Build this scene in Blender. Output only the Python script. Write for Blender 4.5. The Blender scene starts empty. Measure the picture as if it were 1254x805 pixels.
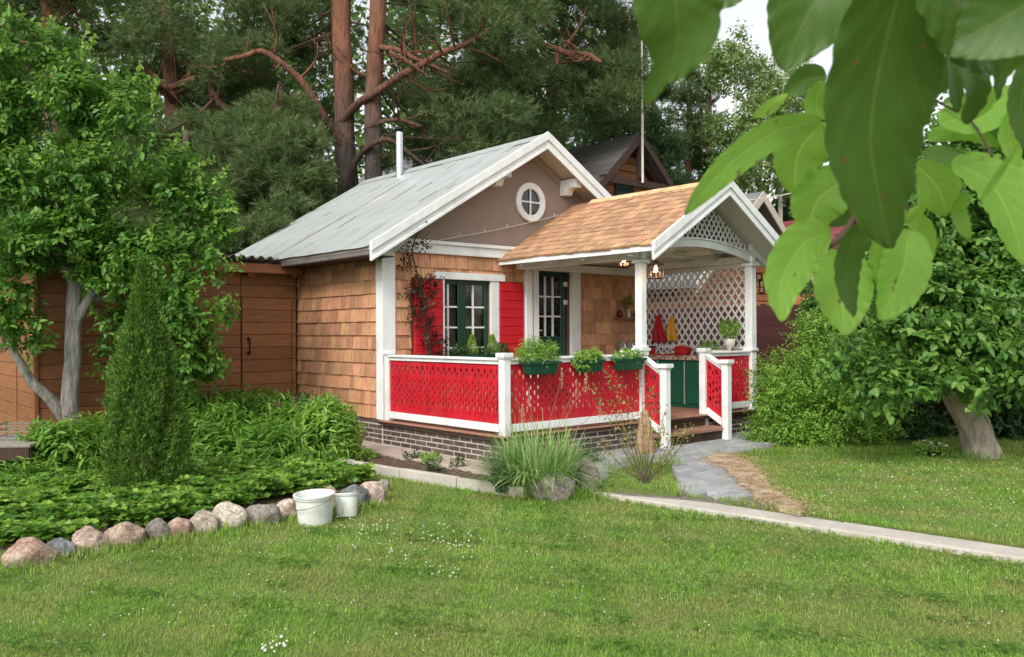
import bpy, bmesh, math, random
import numpy as np
from mathutils import Vector, Matrix
random.seed(7); rng = np.random.default_rng(7)
scn = bpy.context.scene; COL = scn.collection

# ---------------- camera ----------------
F = 1052.0; CX, CY = 627.0, 402.5            # focal length and centre in photograph pixels
_d2 = np.array([1835-CX, 400-CY, F]); _d2 /= np.linalg.norm(_d2)
_d1 = np.array([-290-CX, 412-CY, F]); _d1 -= _d1.dot(_d2)*_d2; _d1 /= np.linalg.norm(_d1)
_d3 = np.cross(_d1, _d2)
if _d3[1] > 0: _d3 = -_d3
RM = np.stack([_d2, _d1, _d3], 1)            # camera axes (right, down, forward) from world
CAM = np.array([-6.025, -9.445, 1.43])
def ray(px, py): return RM.T @ np.array([px-CX, py-CY, F])
def at(px, py, d): return CAM + ray(px, py)*(d/F)          # world point seen at a pixel, d metres deep
def onz(px, py, z=0.0): r = ray(px, py); return CAM + r*((z-CAM[2])/r[2])
def ony(px, py, y=0.0): r = ray(px, py); return CAM + r*((y-CAM[1])/r[1])
cam = bpy.data.cameras.new('camera'); camo = bpy.data.objects.new('camera', cam); COL.objects.link(camo)
right, down, fwd = RM[0], RM[1], RM[2]
camo.matrix_world = Matrix(((right[0], -down[0], -fwd[0], CAM[0]), (right[1], -down[1], -fwd[1], CAM[1]), (right[2], -down[2], -fwd[2], CAM[2]), (0, 0, 0, 1)))
cam.sensor_width = 36; cam.lens = 36*F/1254; cam.clip_end = 3000; cam.clip_start = 0.02
cam.dof.use_dof = True; cam.dof.focus_distance = 9.5; cam.dof.aperture_fstop = 19.0
scn.camera = camo

# ---------------- sky, sun, exposure ----------------
SUN_EL, SUN_AZ = math.radians(42), math.radians(205)       # direction the light comes from, azimuth from +x counter-clockwise
world = bpy.data.worlds.new('World'); scn.world = world; world.use_nodes = True
wn, wl = world.node_tree.nodes, world.node_tree.links
bg = wn['Background']
sky = wn.new('ShaderNodeTexSky'); sky.sky_type = 'NISHITA'; sky.sun_disc = False
sky.sun_elevation = SUN_EL; sky.sun_rotation = math.pi/2 - SUN_AZ
sky.dust_density = 3.0; sky.air_density = 1.0; sky.ozone_density = 1.0
hs = wn.new('ShaderNodeHueSaturation'); hs.inputs['Saturation'].default_value = 0.18; hs.inputs['Value'].default_value = 1.32
wl.new(sky.outputs[0], hs.inputs['Color']); wl.new(hs.outputs[0], bg.inputs['Color'])
bg.inputs['Strength'].default_value = 0.15
sun = bpy.data.lights.new('sun', 'SUN'); suno = bpy.data.objects.new('sun', sun); COL.objects.link(suno)
sun.energy = 1.35; sun.angle = math.radians(18); sun.color = (1.0, 0.93, 0.82)
sd = Vector((math.cos(SUN_EL)*math.cos(SUN_AZ), math.cos(SUN_EL)*math.sin(SUN_AZ), math.sin(SUN_EL)))
suno.rotation_euler = sd.to_track_quat('Z', 'Y').to_euler()
scn.view_settings.view_transform = 'Standard'; scn.view_settings.look = 'None'
scn.view_settings.exposure = 0.45; scn.view_settings.gamma = 1.0
scn.cycles.max_bounces = 8; scn.cycles.transparent_max_bounces = 8

# ---------------- materials ----------------
def mat(name, col, rough=0.6, var=0.12, scale=4, stretch=(1, 1, 1), bump=0.0, bscale=60, objv=0.0, metal=0.0, spec=0.4, col2=None, thr=None, coord='Object', dirt=0.0, hue=0.0):
    m = bpy.data.materials.new(name); m.use_nodes = True
    n, l = m.node_tree.nodes, m.node_tree.links; b = n['Principled BSDF']
    b.inputs['Roughness'].default_value = rough; b.inputs['Metallic'].default_value = metal
    b.inputs['Specular IOR Level'].default_value = spec
    tc = n.new('ShaderNodeTexCoord'); oi = n.new('ShaderNodeObjectInfo')
    mp = n.new('ShaderNodeMapping'); mp.inputs['Scale'].default_value = stretch
    off = n.new('ShaderNodeVectorMath'); off.operation = 'MULTIPLY_ADD'
    off.inputs[1].default_value = (37, 53, 71); l.new(oi.outputs['Random'], off.inputs[0]); l.new(tc.outputs[coord], off.inputs[2])
    l.new(off.outputs[0] if objv else tc.outputs[coord], mp.inputs['Vector'])
    nz = n.new('ShaderNodeTexNoise'); nz.inputs['Scale'].default_value = scale; nz.inputs['Detail'].default_value = 6; nz.inputs['Roughness'].default_value = 0.62
    l.new(mp.outputs[0], nz.inputs['Vector'])
    mr = n.new('ShaderNodeMapRange'); mr.inputs['From Min'].default_value = 0.3; mr.inputs['From Max'].default_value = 0.7
    if thr: mr.inputs['From Min'].default_value, mr.inputs['From Max'].default_value = thr
    l.new(nz.outputs['Fac'], mr.inputs['Value'])
    mx = n.new('ShaderNodeMix'); mx.data_type = 'RGBA'
    c2 = col2 or tuple(c*(1+var) for c in col); c1 = col if col2 else tuple(c*(1-var) for c in col)
    mx.inputs[6].default_value = (*c1, 1); mx.inputs[7].default_value = (*c2, 1); l.new(mr.outputs[0], mx.inputs[0])
    out = mx.outputs[2]
    if objv or hue:
        h = n.new('ShaderNodeHueSaturation'); mv = n.new('ShaderNodeMapRange')
        mv.inputs['To Min'].default_value = 1-objv; mv.inputs['To Max'].default_value = 1+objv
        l.new(oi.outputs['Random'], mv.inputs['Value']); l.new(mv.outputs[0], h.inputs['Value']); l.new(out, h.inputs['Color'])
        if hue:
            ma = n.new('ShaderNodeMath'); ma.operation = 'MULTIPLY'; ma.inputs[1].default_value = 7.31; l.new(oi.outputs['Random'], ma.inputs[0])
            fr = n.new('ShaderNodeMath'); fr.operation = 'FRACT'; l.new(ma.outputs[0], fr.inputs[0])
            mh = n.new('ShaderNodeMapRange'); mh.inputs['To Min'].default_value = 0.5-hue; mh.inputs['To Max'].default_value = 0.5+hue
            l.new(fr.outputs[0], mh.inputs['Value']); l.new(mh.outputs[0], h.inputs['Hue'])
        out = h.outputs[0]
    if dirt:
        dn = n.new('ShaderNodeTexNoise'); dn.inputs['Scale'].default_value = 2.3; dn.inputs['Detail'].default_value = 8; l.new(tc.outputs[coord], dn.inputs['Vector'])
        dr = n.new('ShaderNodeMapRange'); dr.inputs['From Min'].default_value = 0.52; dr.inputs['From Max'].default_value = 0.75; dr.inputs['To Max'].default_value = dirt
        l.new(dn.outputs['Fac'], dr.inputs['Value'])
        dx = n.new('ShaderNodeMix'); dx.data_type = 'RGBA'; dx.inputs[7].default_value = (0.16, 0.14, 0.10, 1); l.new(dr.outputs[0], dx.inputs[0]); l.new(out, dx.inputs[6]); out = dx.outputs[2]
    l.new(out, b.inputs['Base Color'])
    if bump:
        bn = n.new('ShaderNodeTexNoise'); bn.inputs['Scale'].default_value = bscale; bn.inputs['Detail'].default_value = 5; l.new(mp.outputs[0], bn.inputs['Vector'])
        bp = n.new('ShaderNodeBump'); bp.inputs['Strength'].default_value = bump; bp.inputs['Distance'].default_value = 0.02
        l.new(bn.outputs['Fac'], bp.inputs['Height']); l.new(bp.outputs[0], b.inputs['Normal'])
    return m
def leafmat(name, cols, trans=0.35, rough=0.45, tcol=None, patch=None, spec=0.35):
    m = bpy.data.materials.new(name); m.use_nodes = True
    n, l = m.node_tree.nodes, m.node_tree.links; b = n['Principled BSDF']; b.inputs['Roughness'].default_value = rough
    b.inputs['Specular IOR Level'].default_value = spec
    a = n.new('ShaderNodeAttribute'); a.attribute_name = 'rnd'
    r = n.new('ShaderNodeValToRGB'); e = r.color_ramp.elements
    e[0].color = (*cols[0], 1); e[-1].color = (*cols[-1], 1)
    for i, c in enumerate(cols[1:-1], 1): x = e.new(i/(len(cols)-1)); x.color = (*c, 1)
    l.new(a.outputs['Fac'], r.inputs[0]); out = r.outputs[0]
    if patch:                                                        # dry or yellowed patches by place
        g = n.new('ShaderNodeNewGeometry'); pn = n.new('ShaderNodeTexNoise'); pn.inputs['Scale'].default_value = patch[1]; pn.inputs['Detail'].default_value = 5
        l.new(g.outputs['Position'], pn.inputs['Vector'])
        mr = n.new('ShaderNodeMapRange'); mr.inputs['From Min'].default_value = 0.42; mr.inputs['From Max'].default_value = 0.68; mr.inputs['To Max'].default_value = patch[2]
        l.new(pn.outputs['Fac'], mr.inputs['Value'])
        px = n.new('ShaderNodeMix'); px.data_type = 'RGBA'; px.inputs[7].default_value = (*patch[0], 1); l.new(mr.outputs[0], px.inputs[0]); l.new(out, px.inputs[6]); out = px.outputs[2]
    l.new(out, b.inputs['Base Color'])
    t = n.new('ShaderNodeBsdfTranslucent'); hsn = n.new('ShaderNodeHueSaturation'); hsn.inputs['Hue'].default_value = 0.485; hsn.inputs['Value'].default_value = 1.6
    l.new(out, hsn.inputs['Color']); l.new(hsn.outputs[0], t.inputs['Color'])
    ms = n.new('ShaderNodeMixShader'); ms.inputs[0].default_value = trans
    l.new(b.outputs[0], ms.inputs[1]); l.new(t.outputs[0], ms.inputs[2]); l.new(ms.outputs[0], n['Material Output'].inputs['Surface'])
    return m
def glassmat(name, tint=(0.02, 0.03, 0.03), rough=0.05):
    m = mat(name, tint, rough, 0.2, 3, spec=0.8); return m
def clearglass(name):
    m = bpy.data.materials.new(name); m.use_nodes = True; n, l = m.node_tree.nodes, m.node_tree.links
    t = n.new('ShaderNodeBsdfTransparent'); t.inputs[0].default_value = (0.86, 0.9, 0.88, 1); g = n.new('ShaderNodeBsdfGlossy'); g.inputs['Roughness'].default_value = 0.03
    fz = n.new('ShaderNodeFresnel'); fz.inputs[0].default_value = 1.5; ms = n.new('ShaderNodeMixShader')
    l.new(fz.outputs[0], ms.inputs[0]); l.new(t.outputs[0], ms.inputs[1]); l.new(g.outputs[0], ms.inputs[2]); l.new(ms.outputs[0], n['Material Output'].inputs['Surface']); return m
def emis(name, col, st):
    m = bpy.data.materials.new(name); m.use_nodes = True; b = m.node_tree.nodes['Principled BSDF']
    b.inputs['Base Color'].default_value = (*col, 1); b.inputs['Emission Color'].default_value = (*col, 1); b.inputs['Emission Strength'].default_value = st; return m

M = {}
M['white'] = mat('white_paint', (0.74, 0.755, 0.75), 0.55, 0.07, 3, bump=0.3, bscale=26, stretch=(3, 3, .5), dirt=0.30)
M['cedar'] = mat('cedar_shingle', (0.43, 0.195, 0.098), 0.75, 0, 9, stretch=(7, 7, 0.7), col2=(0.70, 0.385, 0.215), thr=(.38, .62), bump=.6, bscale=22, objv=0.27, hue=0.012)
M['cedar_roof'] = mat('cedar_roof_shingle', (0.44, 0.22, 0.115), 0.8, 0, 9, stretch=(1, 9, 1), col2=(0.74, 0.46, 0.275), thr=(.33, .67), bump=1.0, bscale=20, objv=0.22, hue=0.012)
M['cedar_back'] = mat('cedar_backing', (0.16, 0.08, 0.045), 0.9, 0.2)
M['stucco'] = mat('taupe_stucco', (0.27, 0.205, 0.17), 0.9, 0.05, 3, bump=0.25, bscale=180)
M['soffit'] = mat('pale_soffit', (0.50, 0.43, 0.37), 0.7, 0.06, 3, bump=0.1)
M['ceiling'] = mat('porch_ceiling', (0.62, 0.58, 0.54), 0.6, 0.05, 2)
M['red'] = mat('red_paint', (0.48, 0.009, 0.022), 0.5, 0.28, 5, bump=0.3, bscale=30, stretch=(4, 4, .4), dirt=0.15)
M['redsh'] = mat('red_shutter_paint', (0.50, 0.010, 0.020), 0.5, 0.1, 5, bump=0.2, bscale=40, stretch=(0.4, 1, 3))
M['green'] = mat('dark_green_paint', (0.008, 0.042, 0.028), 0.35, 0.15, 3, spec=0.5)
M['gcab'] = mat('green_cabinet_paint', (0.004, 0.085, 0.045), 0.4, 0.1, 3)
M['planter'] = mat('planter_green', (0.006, 0.055, 0.030), 0.45, 0.15, 3)
M['metalroof'] = mat('pale_sheet_metal', (0.38, 0.41, 0.41), 0.5, 0, 1.6, stretch=(0.5, 2.2, 0.5), col2=(0.48, 0.505, 0.495), bump=0.06, bscale=3, metal=0.25, dirt=0.25)
M['brick'] = mat('dark_brick', (0.05, 0.032, 0.028), 0.85, 0.3, 20, bump=0.5, bscale=60, objv=0.35, col2=(0.14, 0.098, 0.085))
M['mortar'] = mat('pale_mortar', (0.50, 0.46, 0.43), 0.95, 0.1, 30, bump=0.3)
M['deck'] = mat('brown_deck', (0.24, 0.115, 0.075), 0.6, 0, 4, stretch=(1, 6, 1), col2=(0.38, 0.20, 0.14), bump=0.15, objv=0.08)
M['darkwood'] = mat('dark_stained_wood', (0.045, 0.022, 0.015), 0.7, 0.25, 5, stretch=(1, 6, 1), bump=0.2)
M['shed'] = mat('stained_plank', (0.20, 0.082, 0.034), 0.6, 0, 4, stretch=(1.2, 1.2, 9), col2=(0.33, 0.14, 0.06), bump=0.25, bscale=14, objv=0.14, spec=0.35)
M['shedtrim'] = mat('stained_trim', (0.24, 0.085, 0.035), 0.6, 0.2, 4, stretch=(1, 1, 6), bump=0.2)
M['corr'] = mat('grey_corrugated_sheet', (0.17, 0.15, 0.14), 0.8, 0.25, 5, bump=0.2)
M['iron'] = mat('black_iron', (0.02, 0.018, 0.016), 0.5, 0.2, 5, metal=0.4)
M['bronze'] = mat('aged_bronze', (0.10, 0.06, 0.035), 0.4, 0.2, 8, metal=0.6)
M['steel'] = mat('stainless_steel', (0.62, 0.62, 0.62), 0.22, 0.08, 6, metal=0.95)
M['concrete'] = mat('pale_concrete', (0.40, 0.365, 0.315), 0.9, 0, 5, col2=(0.52, 0.48, 0.43), bump=0.35, bscale=70, dirt=0.4)
M['apron'] = mat('pinkish_concrete', (0.42, 0.34, 0.29), 0.9, 0.15, 4, bump=0.3, bscale=80, dirt=0.45)
M['soil'] = mat('dark_soil', (0.055, 0.034, 0.024), 0.98, 0, 14, col2=(0.13, 0.085, 0.06), bump=1.0, bscale=28)
M['paver'] = mat('grey_paver', (0.29, 0.295, 0.30), 0.85, 0.15, 8, bump=0.35, bscale=70, objv=0.16, dirt=0.3)
M['joint'] = mat('paving_sand', (0.16, 0.14, 0.12), 0.95, 0.2, 12, bump=0.4)
M['sand'] = mat('straw_litter_ground', (0.22, 0.15, 0.10), 0.95, 0, 5, col2=(0.60, 0.48, 0.36), thr=(.4, .6), bump=0.8, bscale=35)
M['turf'] = mat('turf', (0.07, 0.13, 0.022), 0.95, 0, 3, col2=(0.17, 0.19, 0.06), bump=0.8, bscale=60)
M['darkroof'] = mat('dark_roof_shingle', (0.09, 0.085, 0.08), 0.9, 0.3, 14, bump=0.5, bscale=30, objv=0.2)
M['log'] = mat('orange_log', (0.22, 0.085, 0.035), 0.65, 0, 4, stretch=(1, 1, 7), col2=(0.36, 0.15, 0.06), bump=0.2, objv=0.15)
M['orangeplank'] = mat('orange_plank', (0.45, 0.16, 0.08), 0.7, 0.2, 4, stretch=(4, 4, 1), bump=0.2, objv=0.12)
M['maroon'] = mat('maroon_fence', (0.055, 0.016, 0.014), 0.65, 0.3, 4, stretch=(1, 1, 7), bump=0.25, objv=0.2)
M['maroonroof'] = mat('maroon_roof_sheet', (0.20, 0.05, 0.055), 0.5, 0.15, 4)
M['greyroof'] = mat('grey_roof_sheet', (0.16, 0.17, 0.18), 0.7, 0.2, 5)
M['glass'] = glassmat('window_glass'); M['clear'] = clearglass('clear_glass')
M['curtain'] = mat('checked_curtain', (0.18, 0.12, 0.11), 0.9, 0.2, 30, col2=(0.36, 0.26, 0.24))
M['bulb'] = emis('lit_bulb', (1.0, 0.66, 0.36), 7.0)
M['redenamel'] = mat('red_enamel', (0.36, 0.01, 0.012), 0.2, 0.1, 4, spec=0.6)
M['redcloth'] = mat('red_cloth', (0.42, 0.02, 0.03), 0.9, 0.12, 20, bump=0.3)
M['yellowcloth'] = mat('yellow_cloth', (0.68, 0.34, 0.04), 0.9, 0.12, 20, bump=0.3)
M['cream'] = mat('cream_ceramic', (0.62, 0.58, 0.50), 0.3, 0.08, 6)
M['silver'] = mat('silver_plate', (0.5, 0.48, 0.46), 0.3, 0.2, 14, metal=0.7)
M['jarred'] = mat('dark_red_glaze', (0.10, 0.012, 0.010), 0.25, 0.2, 5)
M['counter'] = mat('speckled_counter', (0.14, 0.07, 0.045), 0.4, 0, 24, col2=(0.50, 0.38, 0.30), thr=(0.45, 0.55))
M['bark_lo'] = None
M['bucket'] = mat('white_plastic', (0.50, 0.58, 0.58), 0.45, 0, 9, col2=(0.74, 0.74, 0.69), thr=(.34, .50), dirt=0.5)
M['burlap'] = mat('tan_burlap', (0.36, 0.23, 0.14), 0.95, 0.2, 10, bump=0.5, bscale=90)
M['greywood'] = mat('weathered_grey_wood', (0.24, 0.22, 0.19), 0.85, 0.25, 5, stretch=(6, 1, 1), bump=0.3)
def barkmat(name, lo, hi, z0, z1, bs=9):
    m = bpy.data.materials.new(name); m.use_nodes = True; n, l = m.node_tree.nodes, m.node_tree.links; b = n['Principled BSDF']; b.inputs['Roughness'].default_value = 0.9
    g = n.new('ShaderNodeNewGeometry'); sp = n.new('ShaderNodeSeparateXYZ'); l.new(g.outputs['Position'], sp.inputs[0])
    mp = n.new('ShaderNodeMapping'); mp.inputs['Scale'].default_value = (1, 1, 0.22); l.new(g.outputs['Position'], mp.inputs[0])
    nz = n.new('ShaderNodeTexNoise'); nz.inputs['Scale'].default_value = bs; nz.inputs['Detail'].default_value = 8; nz.inputs['Roughness'].default_value = 0.7; l.new(mp.outputs[0], nz.inputs['Vector'])
    ad = n.new('ShaderNodeMath'); ad.operation = 'MULTIPLY_ADD'; ad.inputs[1].default_value = (z1-z0)*0.9; l.new(nz.outputs['Fac'], ad.inputs[0]); l.new(sp.outputs[2], ad.inputs[2])
    mr = n.new('ShaderNodeMapRange'); mr.inputs['From Min'].default_value = z0+(z1-z0)*.45; mr.inputs['From Max'].default_value = z1+(z1-z0)*.45; l.new(ad.outputs[0], mr.inputs['Value'])
    mx = n.new('ShaderNodeMix'); mx.data_type = 'RGBA'; mx.inputs[6].default_value = (*lo, 1); mx.inputs[7].default_value = (*hi, 1); l.new(mr.outputs[0], mx.inputs[0])
    hv = n.new('ShaderNodeHueSaturation'); mv = n.new('ShaderNodeMapRange'); mv.inputs['From Min'].default_value = .3; mv.inputs['From Max'].default_value = .7; mv.inputs['To Min'].default_value = .45; mv.inputs['To Max'].default_value = 1.5
    l.new(nz.outputs['Fac'], mv.inputs['Value']); l.new(mv.outputs[0], hv.inputs['Value']); l.new(mx.outputs[2], hv.inputs['Color']); l.new(hv.outputs[0], b.inputs['Base Color'])
    bp = n.new('ShaderNodeBump'); bp.inputs['Strength'].default_value = 1.0; bp.inputs['Distance'].default_value = 0.07; l.new(nz.outputs['Fac'], bp.inputs['Height']); l.new(bp.outputs[0], b.inputs['Normal'])
    return m
M['pinebark'] = barkmat('pine_bark', (0.07, 0.055, 0.048), (0.205, 0.085, 0.048), 5.2, 7.4, 13)
M['pinebark2'] = barkmat('orange_pine_bark', (0.045, 0.03, 0.024), (0.19, 0.078, 0.042), 4.6, 7.4, 14)
M['applebark'] = barkmat('grey_apple_bark', (0.20, 0.17, 0.14), (0.42, 0.40, 0.36), 0.2, 1.2, 22)
M['oldbark'] = barkmat('brown_fruit_bark', (0.42, 0.36, 0.29), (0.25, 0.18, 0.13), 0.2, 1.4, 14)
M['twig'] = mat('brown_twig', (0.065, 0.042, 0.028), 0.9, 0.25, 10)
M['birch'] = mat('birch_bark', (0.60, 0.57, 0.50), 0.8, 0, 5, stretch=(1, 1, 3), col2=(0.25, 0.22, 0.2), thr=(0.55, 0.75))
def stonemat(name, c1, c2, mottled=0.0):
    m = mat(name, c1, 0.85, 0, 5, col2=c2, thr=(.38, .6), bump=0.9, bscale=16, dirt=mottled, objv=.08)
    n, l = m.node_tree.nodes, m.node_tree.links; b = n['Principled BSDF']; src = b.inputs['Base Color'].links[0].from_socket
    tc = n.new('ShaderNodeTexCoord'); v = n.new('ShaderNodeTexVoronoi'); v.inputs['Scale'].default_value = 60; l.new(tc.outputs['Object'], v.inputs['Vector'])
    h = n.new('ShaderNodeHueSaturation'); mr = n.new('ShaderNodeMapRange'); mr.inputs['To Min'].default_value = .65; mr.inputs['To Max'].default_value = 1.35
    sp = n.new('ShaderNodeSeparateColor'); l.new(v.outputs['Color'], sp.inputs[0]); l.new(sp.outputs[0], mr.inputs['Value']); l.new(mr.outputs[0], h.inputs['Value']); l.new(src, h.inputs['Color']); l.new(h.outputs[0], b.inputs['Base Color'])
    return m
ST = [stonemat('pink_granite', (0.25, 0.15, 0.11), (0.40, 0.30, 0.235), .55), stonemat('slate_grey_stone', (0.09, 0.10, 0.105), (0.17, 0.18, 0.18), .3),
      stonemat('pale_pinkish_stone', (0.30, 0.22, 0.18), (0.52, 0.42, 0.35), .4), stonemat('warm_brown_stone', (0.20, 0.135, 0.105), (0.36, 0.27, 0.21), .45),
      stonemat('grey_stone', (0.15, 0.13, 0.115), (0.27, 0.24, 0.21), .4), stonemat('cream_stone', (0.32, 0.26, 0.20), (0.52, 0.46, 0.38), .4)]
# foliage
M['apple'] = leafmat('apple_leaf', [(0.022, 0.08, 0.013), (0.06, 0.165, 0.022), (0.13, 0.28, 0.04), (0.31, 0.46, 0.10)], 0.36)
M['rtree'] = leafmat('fruit_leaf', [(0.028, 0.09, 0.018), (0.07, 0.175, 0.03), (0.14, 0.28, 0.05), (0.27, 0.42, 0.11)], 0.36)
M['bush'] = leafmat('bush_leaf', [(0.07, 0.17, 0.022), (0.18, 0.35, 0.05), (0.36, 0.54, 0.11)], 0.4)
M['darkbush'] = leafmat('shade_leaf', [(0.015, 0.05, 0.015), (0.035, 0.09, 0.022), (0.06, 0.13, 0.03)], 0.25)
M['thuja'] = leafmat('thuja_spray', [(0.025, 0.075, 0.011), (0.08, 0.175, 0.024), (0.19, 0.31, 0.045)], 0.25, 0.7)
M['peony'] = leafmat('peony_leaf', [(0.06, 0.17, 0.02), (0.13, 0.29, 0.035), (0.25, 0.42, 0.07)], 0.38)
M['berry'] = leafmat('strawberry_leaf', [(0.04, 0.13, 0.02), (0.13, 0.28, 0.035), (0.28, 0.44, 0.07)], 0.38)
M['pine'] = leafmat('pine_needle', [(0.024, 0.06, 0.018), (0.06, 0.11, 0.033), (0.115, 0.17, 0.055), (0.20, 0.215, 0.09)], 0.28, 0.6)
M['spruce'] = leafmat('spruce_needle', [(0.03, 0.075, 0.028), (0.06, 0.12, 0.045), (0.10, 0.17, 0.07)], 0.25, 0.6)
M['wood'] = leafmat('far_wood_leaf', [(0.03, 0.09, 0.018), (0.07, 0.16, 0.03), (0.12, 0.23, 0.045), (0.18, 0.27, 0.08)], 0.35, 0.6)
M['birchleaf'] = leafmat('birch_leaf', [(0.09, 0.17, 0.045), (0.18, 0.27, 0.08), (0.28, 0.36, 0.13)], 0.38, 0.6)
M['grass'] = leafmat('grass_blade', [(0.07, 0.19, 0.02), (0.145, 0.305, 0.036), (0.23, 0.40, 0.058), (0.34, 0.46, 0.11)], 0.36, 0.5, patch=((0.34, 0.30, 0.11), 1.9, 0.62))
M['ribbon'] = leafmat('ribbon_grass', [(0.10, 0.23, 0.05), (0.20, 0.36, 0.09), (0.48, 0.56, 0.28)], 0.35)
M['ribbon2'] = leafmat('blue_green_leaf', [(0.03, 0.09, 0.04), (0.07, 0.15, 0.08)], 0.3)
M['straw'] = leafmat('dry_straw', [(0.28, 0.17, 0.09), (0.42, 0.29, 0.17), (0.55, 0.42, 0.27)], 0.15, 0.8)
M['vine'] = leafmat('burgundy_leaf', [(0.020, 0.008, 0.008), (0.05, 0.018, 0.015), (0.05, 0.06, 0.025), (0.10, 0.03, 0.02)], 0.2)
M['petal'] = leafmat('white_petal', [(0.60, 0.60, 0.50), (0.78, 0.78, 0.72)], 0.25, 0.6)
M['lime'] = leafmat('lime_foliage', [(0.12, 0.24, 0.03), (0.22, 0.38, 0.06), (0.32, 0.45, 0.10)], 0.3)
M['reddish'] = leafmat('reddish_leaf', [(0.14, 0.20, 0.04), (0.27, 0.32, 0.08), (0.34, 0.20, 0.08)], 0.35)

# ---------------- building helpers ----------------
WO = {}
def wof(p): return WO.get(p.name, Vector((0, 0, 0))) if p else Vector((0, 0, 0))
def link(o, parent=None, wloc=(0, 0, 0)):
    COL.objects.link(o); wl_ = Vector(wloc)
    if parent: o.parent = parent; o.location = wl_ - wof(parent)
    else: o.location = wl_
    WO[o.name] = wl_; return o
def tag(o, label=None, cat=None, group=None, kind=None):
    if label: o['label'] = label
    if cat: o['category'] = cat
    if group: o['group'] = group
    if kind: o['kind'] = kind
    return o
def thing(name, label, cat, loc=(0, 0, 0), group=None):
    o = bpy.data.objects.new(name, None); o.empty_display_size = .2; link(o, None, loc); return tag(o, label, cat, group)
def inst(name, me, parent, loc, rot=None, scale=None):
    o = bpy.data.objects.new(name, me); link(o, parent, loc)
    if rot is not None: o.rotation_euler = rot
    if scale is not None: o.scale = scale
    return o
class MB:
    def __init__(s): s.v = []; s.f = []
    def add(s, vs, fs):
        k = len(s.v); s.v += [tuple(float(c) for c in v) for v in vs]; s.f += [tuple(i+k for i in f) for f in fs]; return s
    def box(s, x0, x1, y0, y1, z0, z1):
        return s.add([(x0, y0, z0), (x1, y0, z0), (x1, y1, z0), (x0, y1, z0), (x0, y0, z1), (x1, y0, z1), (x1, y1, z1), (x0, y1, z1)],
                     [(0, 3, 2, 1), (4, 5, 6, 7), (0, 1, 5, 4), (1, 2, 6, 5), (2, 3, 7, 6), (3, 0, 4, 7)])
    def prism(s, pts, ax, a, b):      # polygon of 2-D points pushed along an axis ('x','y','z') from a to b
        def P(p, t): return {'x': (t, p[0], p[1]), 'y': (p[0], t, p[1]), 'z': (p[0], p[1], t)}[ax]
        n = len(pts); return s.add([P(p, a) for p in pts]+[P(p, b) for p in pts], [tuple(range(n)), tuple(range(2*n-1, n-1, -1))]+[(i, (i+1) % n, (i+1) % n+n, i+n) for i in range(n)])
    def beam(s, a, b, w, h, up=(0, 0, 1)):
        a, b = Vector(a), Vector(b); d = (b-a).normalized(); u = Vector(up); sx = d.cross(u).normalized(); u = sx.cross(d)
        vs = [p+sx*i*w/2+u*j*h/2 for p in (a, b) for i, j in ((-1, -1), (1, -1), (1, 1), (-1, 1))]
        return s.add(vs, [(0, 1, 2, 3), (7, 6, 5, 4), (0, 4, 5, 1), (1, 5, 6, 2), (2, 6, 7, 3), (3, 7, 4, 0)])
    def tube(s, pts, rad, n=8, cap=True, wob=0.0):
        pts = [Vector(p) for p in pts]; rad = rad if hasattr(rad, '__len__') else [rad]*len(pts)
        u = None; k = len(s.v); vs = []; fs = []
        for i, p in enumerate(pts):
            d = (pts[min(i+1, len(pts)-1)]-pts[max(i-1, 0)]).normalized()
            if u is None: u = d.orthogonal().normalized()
            u = (u-d*u.dot(d)).normalized(); w = d.cross(u)
            for j in range(n):
                a = 2*math.pi*j/n; r = rad[i]*(1+wob*math.sin(3*a+i*.7)+wob*random.uniform(-1, 1)*.6); vs.append(p+(u*math.cos(a)+w*math.sin(a))*r)
        for i in range(len(pts)-1):
            for j in range(n): fs.append((i*n+j, i*n+(j+1) % n, (i+1)*n+(j+1) % n, (i+1)*n+j))
        if cap: fs += [tuple(range(n-1, -1, -1)), tuple(range((len(pts)-1)*n, len(pts)*n))]
        return s.add(vs, fs)
    def lathe(s, c, prof, n=20, sx=1, sy=1, fold=0, fn=0, cap=True):
        vs = []; fs = []; m = len(prof)
        for r, z in prof:
            for j in range(n):
                a = 2*math.pi*j/n; rr = r*(1+fold*math.sin(fn*a)); vs.append((c[0]+rr*math.cos(a)*sx, c[1]+rr*math.sin(a)*sy, c[2]+z))
        for i in range(m-1):
            for j in range(n): fs.append((i*n+j, i*n+(j+1) % n, (i+1)*n+(j+1) % n, (i+1)*n+j))
        if cap: fs += [tuple(range(n-1, -1, -1)), tuple(range((m-1)*n, m*n))]
        return s.add(vs, fs)
    def mesh(s, name, m, smooth=False):
        me = bpy.data.meshes.new(name); me.from_pydata(s.v, [], s.f); me.update()
        b = bmesh.new(); b.from_mesh(me); bmesh.ops.recalc_face_normals(b, faces=b.faces); b.to_mesh(me); b.free()
        me.materials.append(m)
        if smooth: me.polygons.foreach_set('use_smooth', [True]*len(me.polygons))
        return me
    def build(s, name, m, parent=None, smooth=False, bevel=0.0, seg=1, sub=0):
        # the object's origin sits in the middle of its own geometry
        a = np.array(s.v); c = (a.min(0)+a.max(0))/2; s.v = [tuple(r) for r in (a-c)]
        o = bpy.data.objects.new(name, s.mesh(name, m, smooth)); link(o, parent, c)
        if bevel: md = o.modifiers.new('bevel', 'BEVEL'); md.width = bevel; md.segments = seg; md.limit_method = 'ANGLE'
        if sub: md = o.modifiers.new('sub', 'SUBSURF'); md.levels = sub; md.render_levels = sub
        return o
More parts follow.
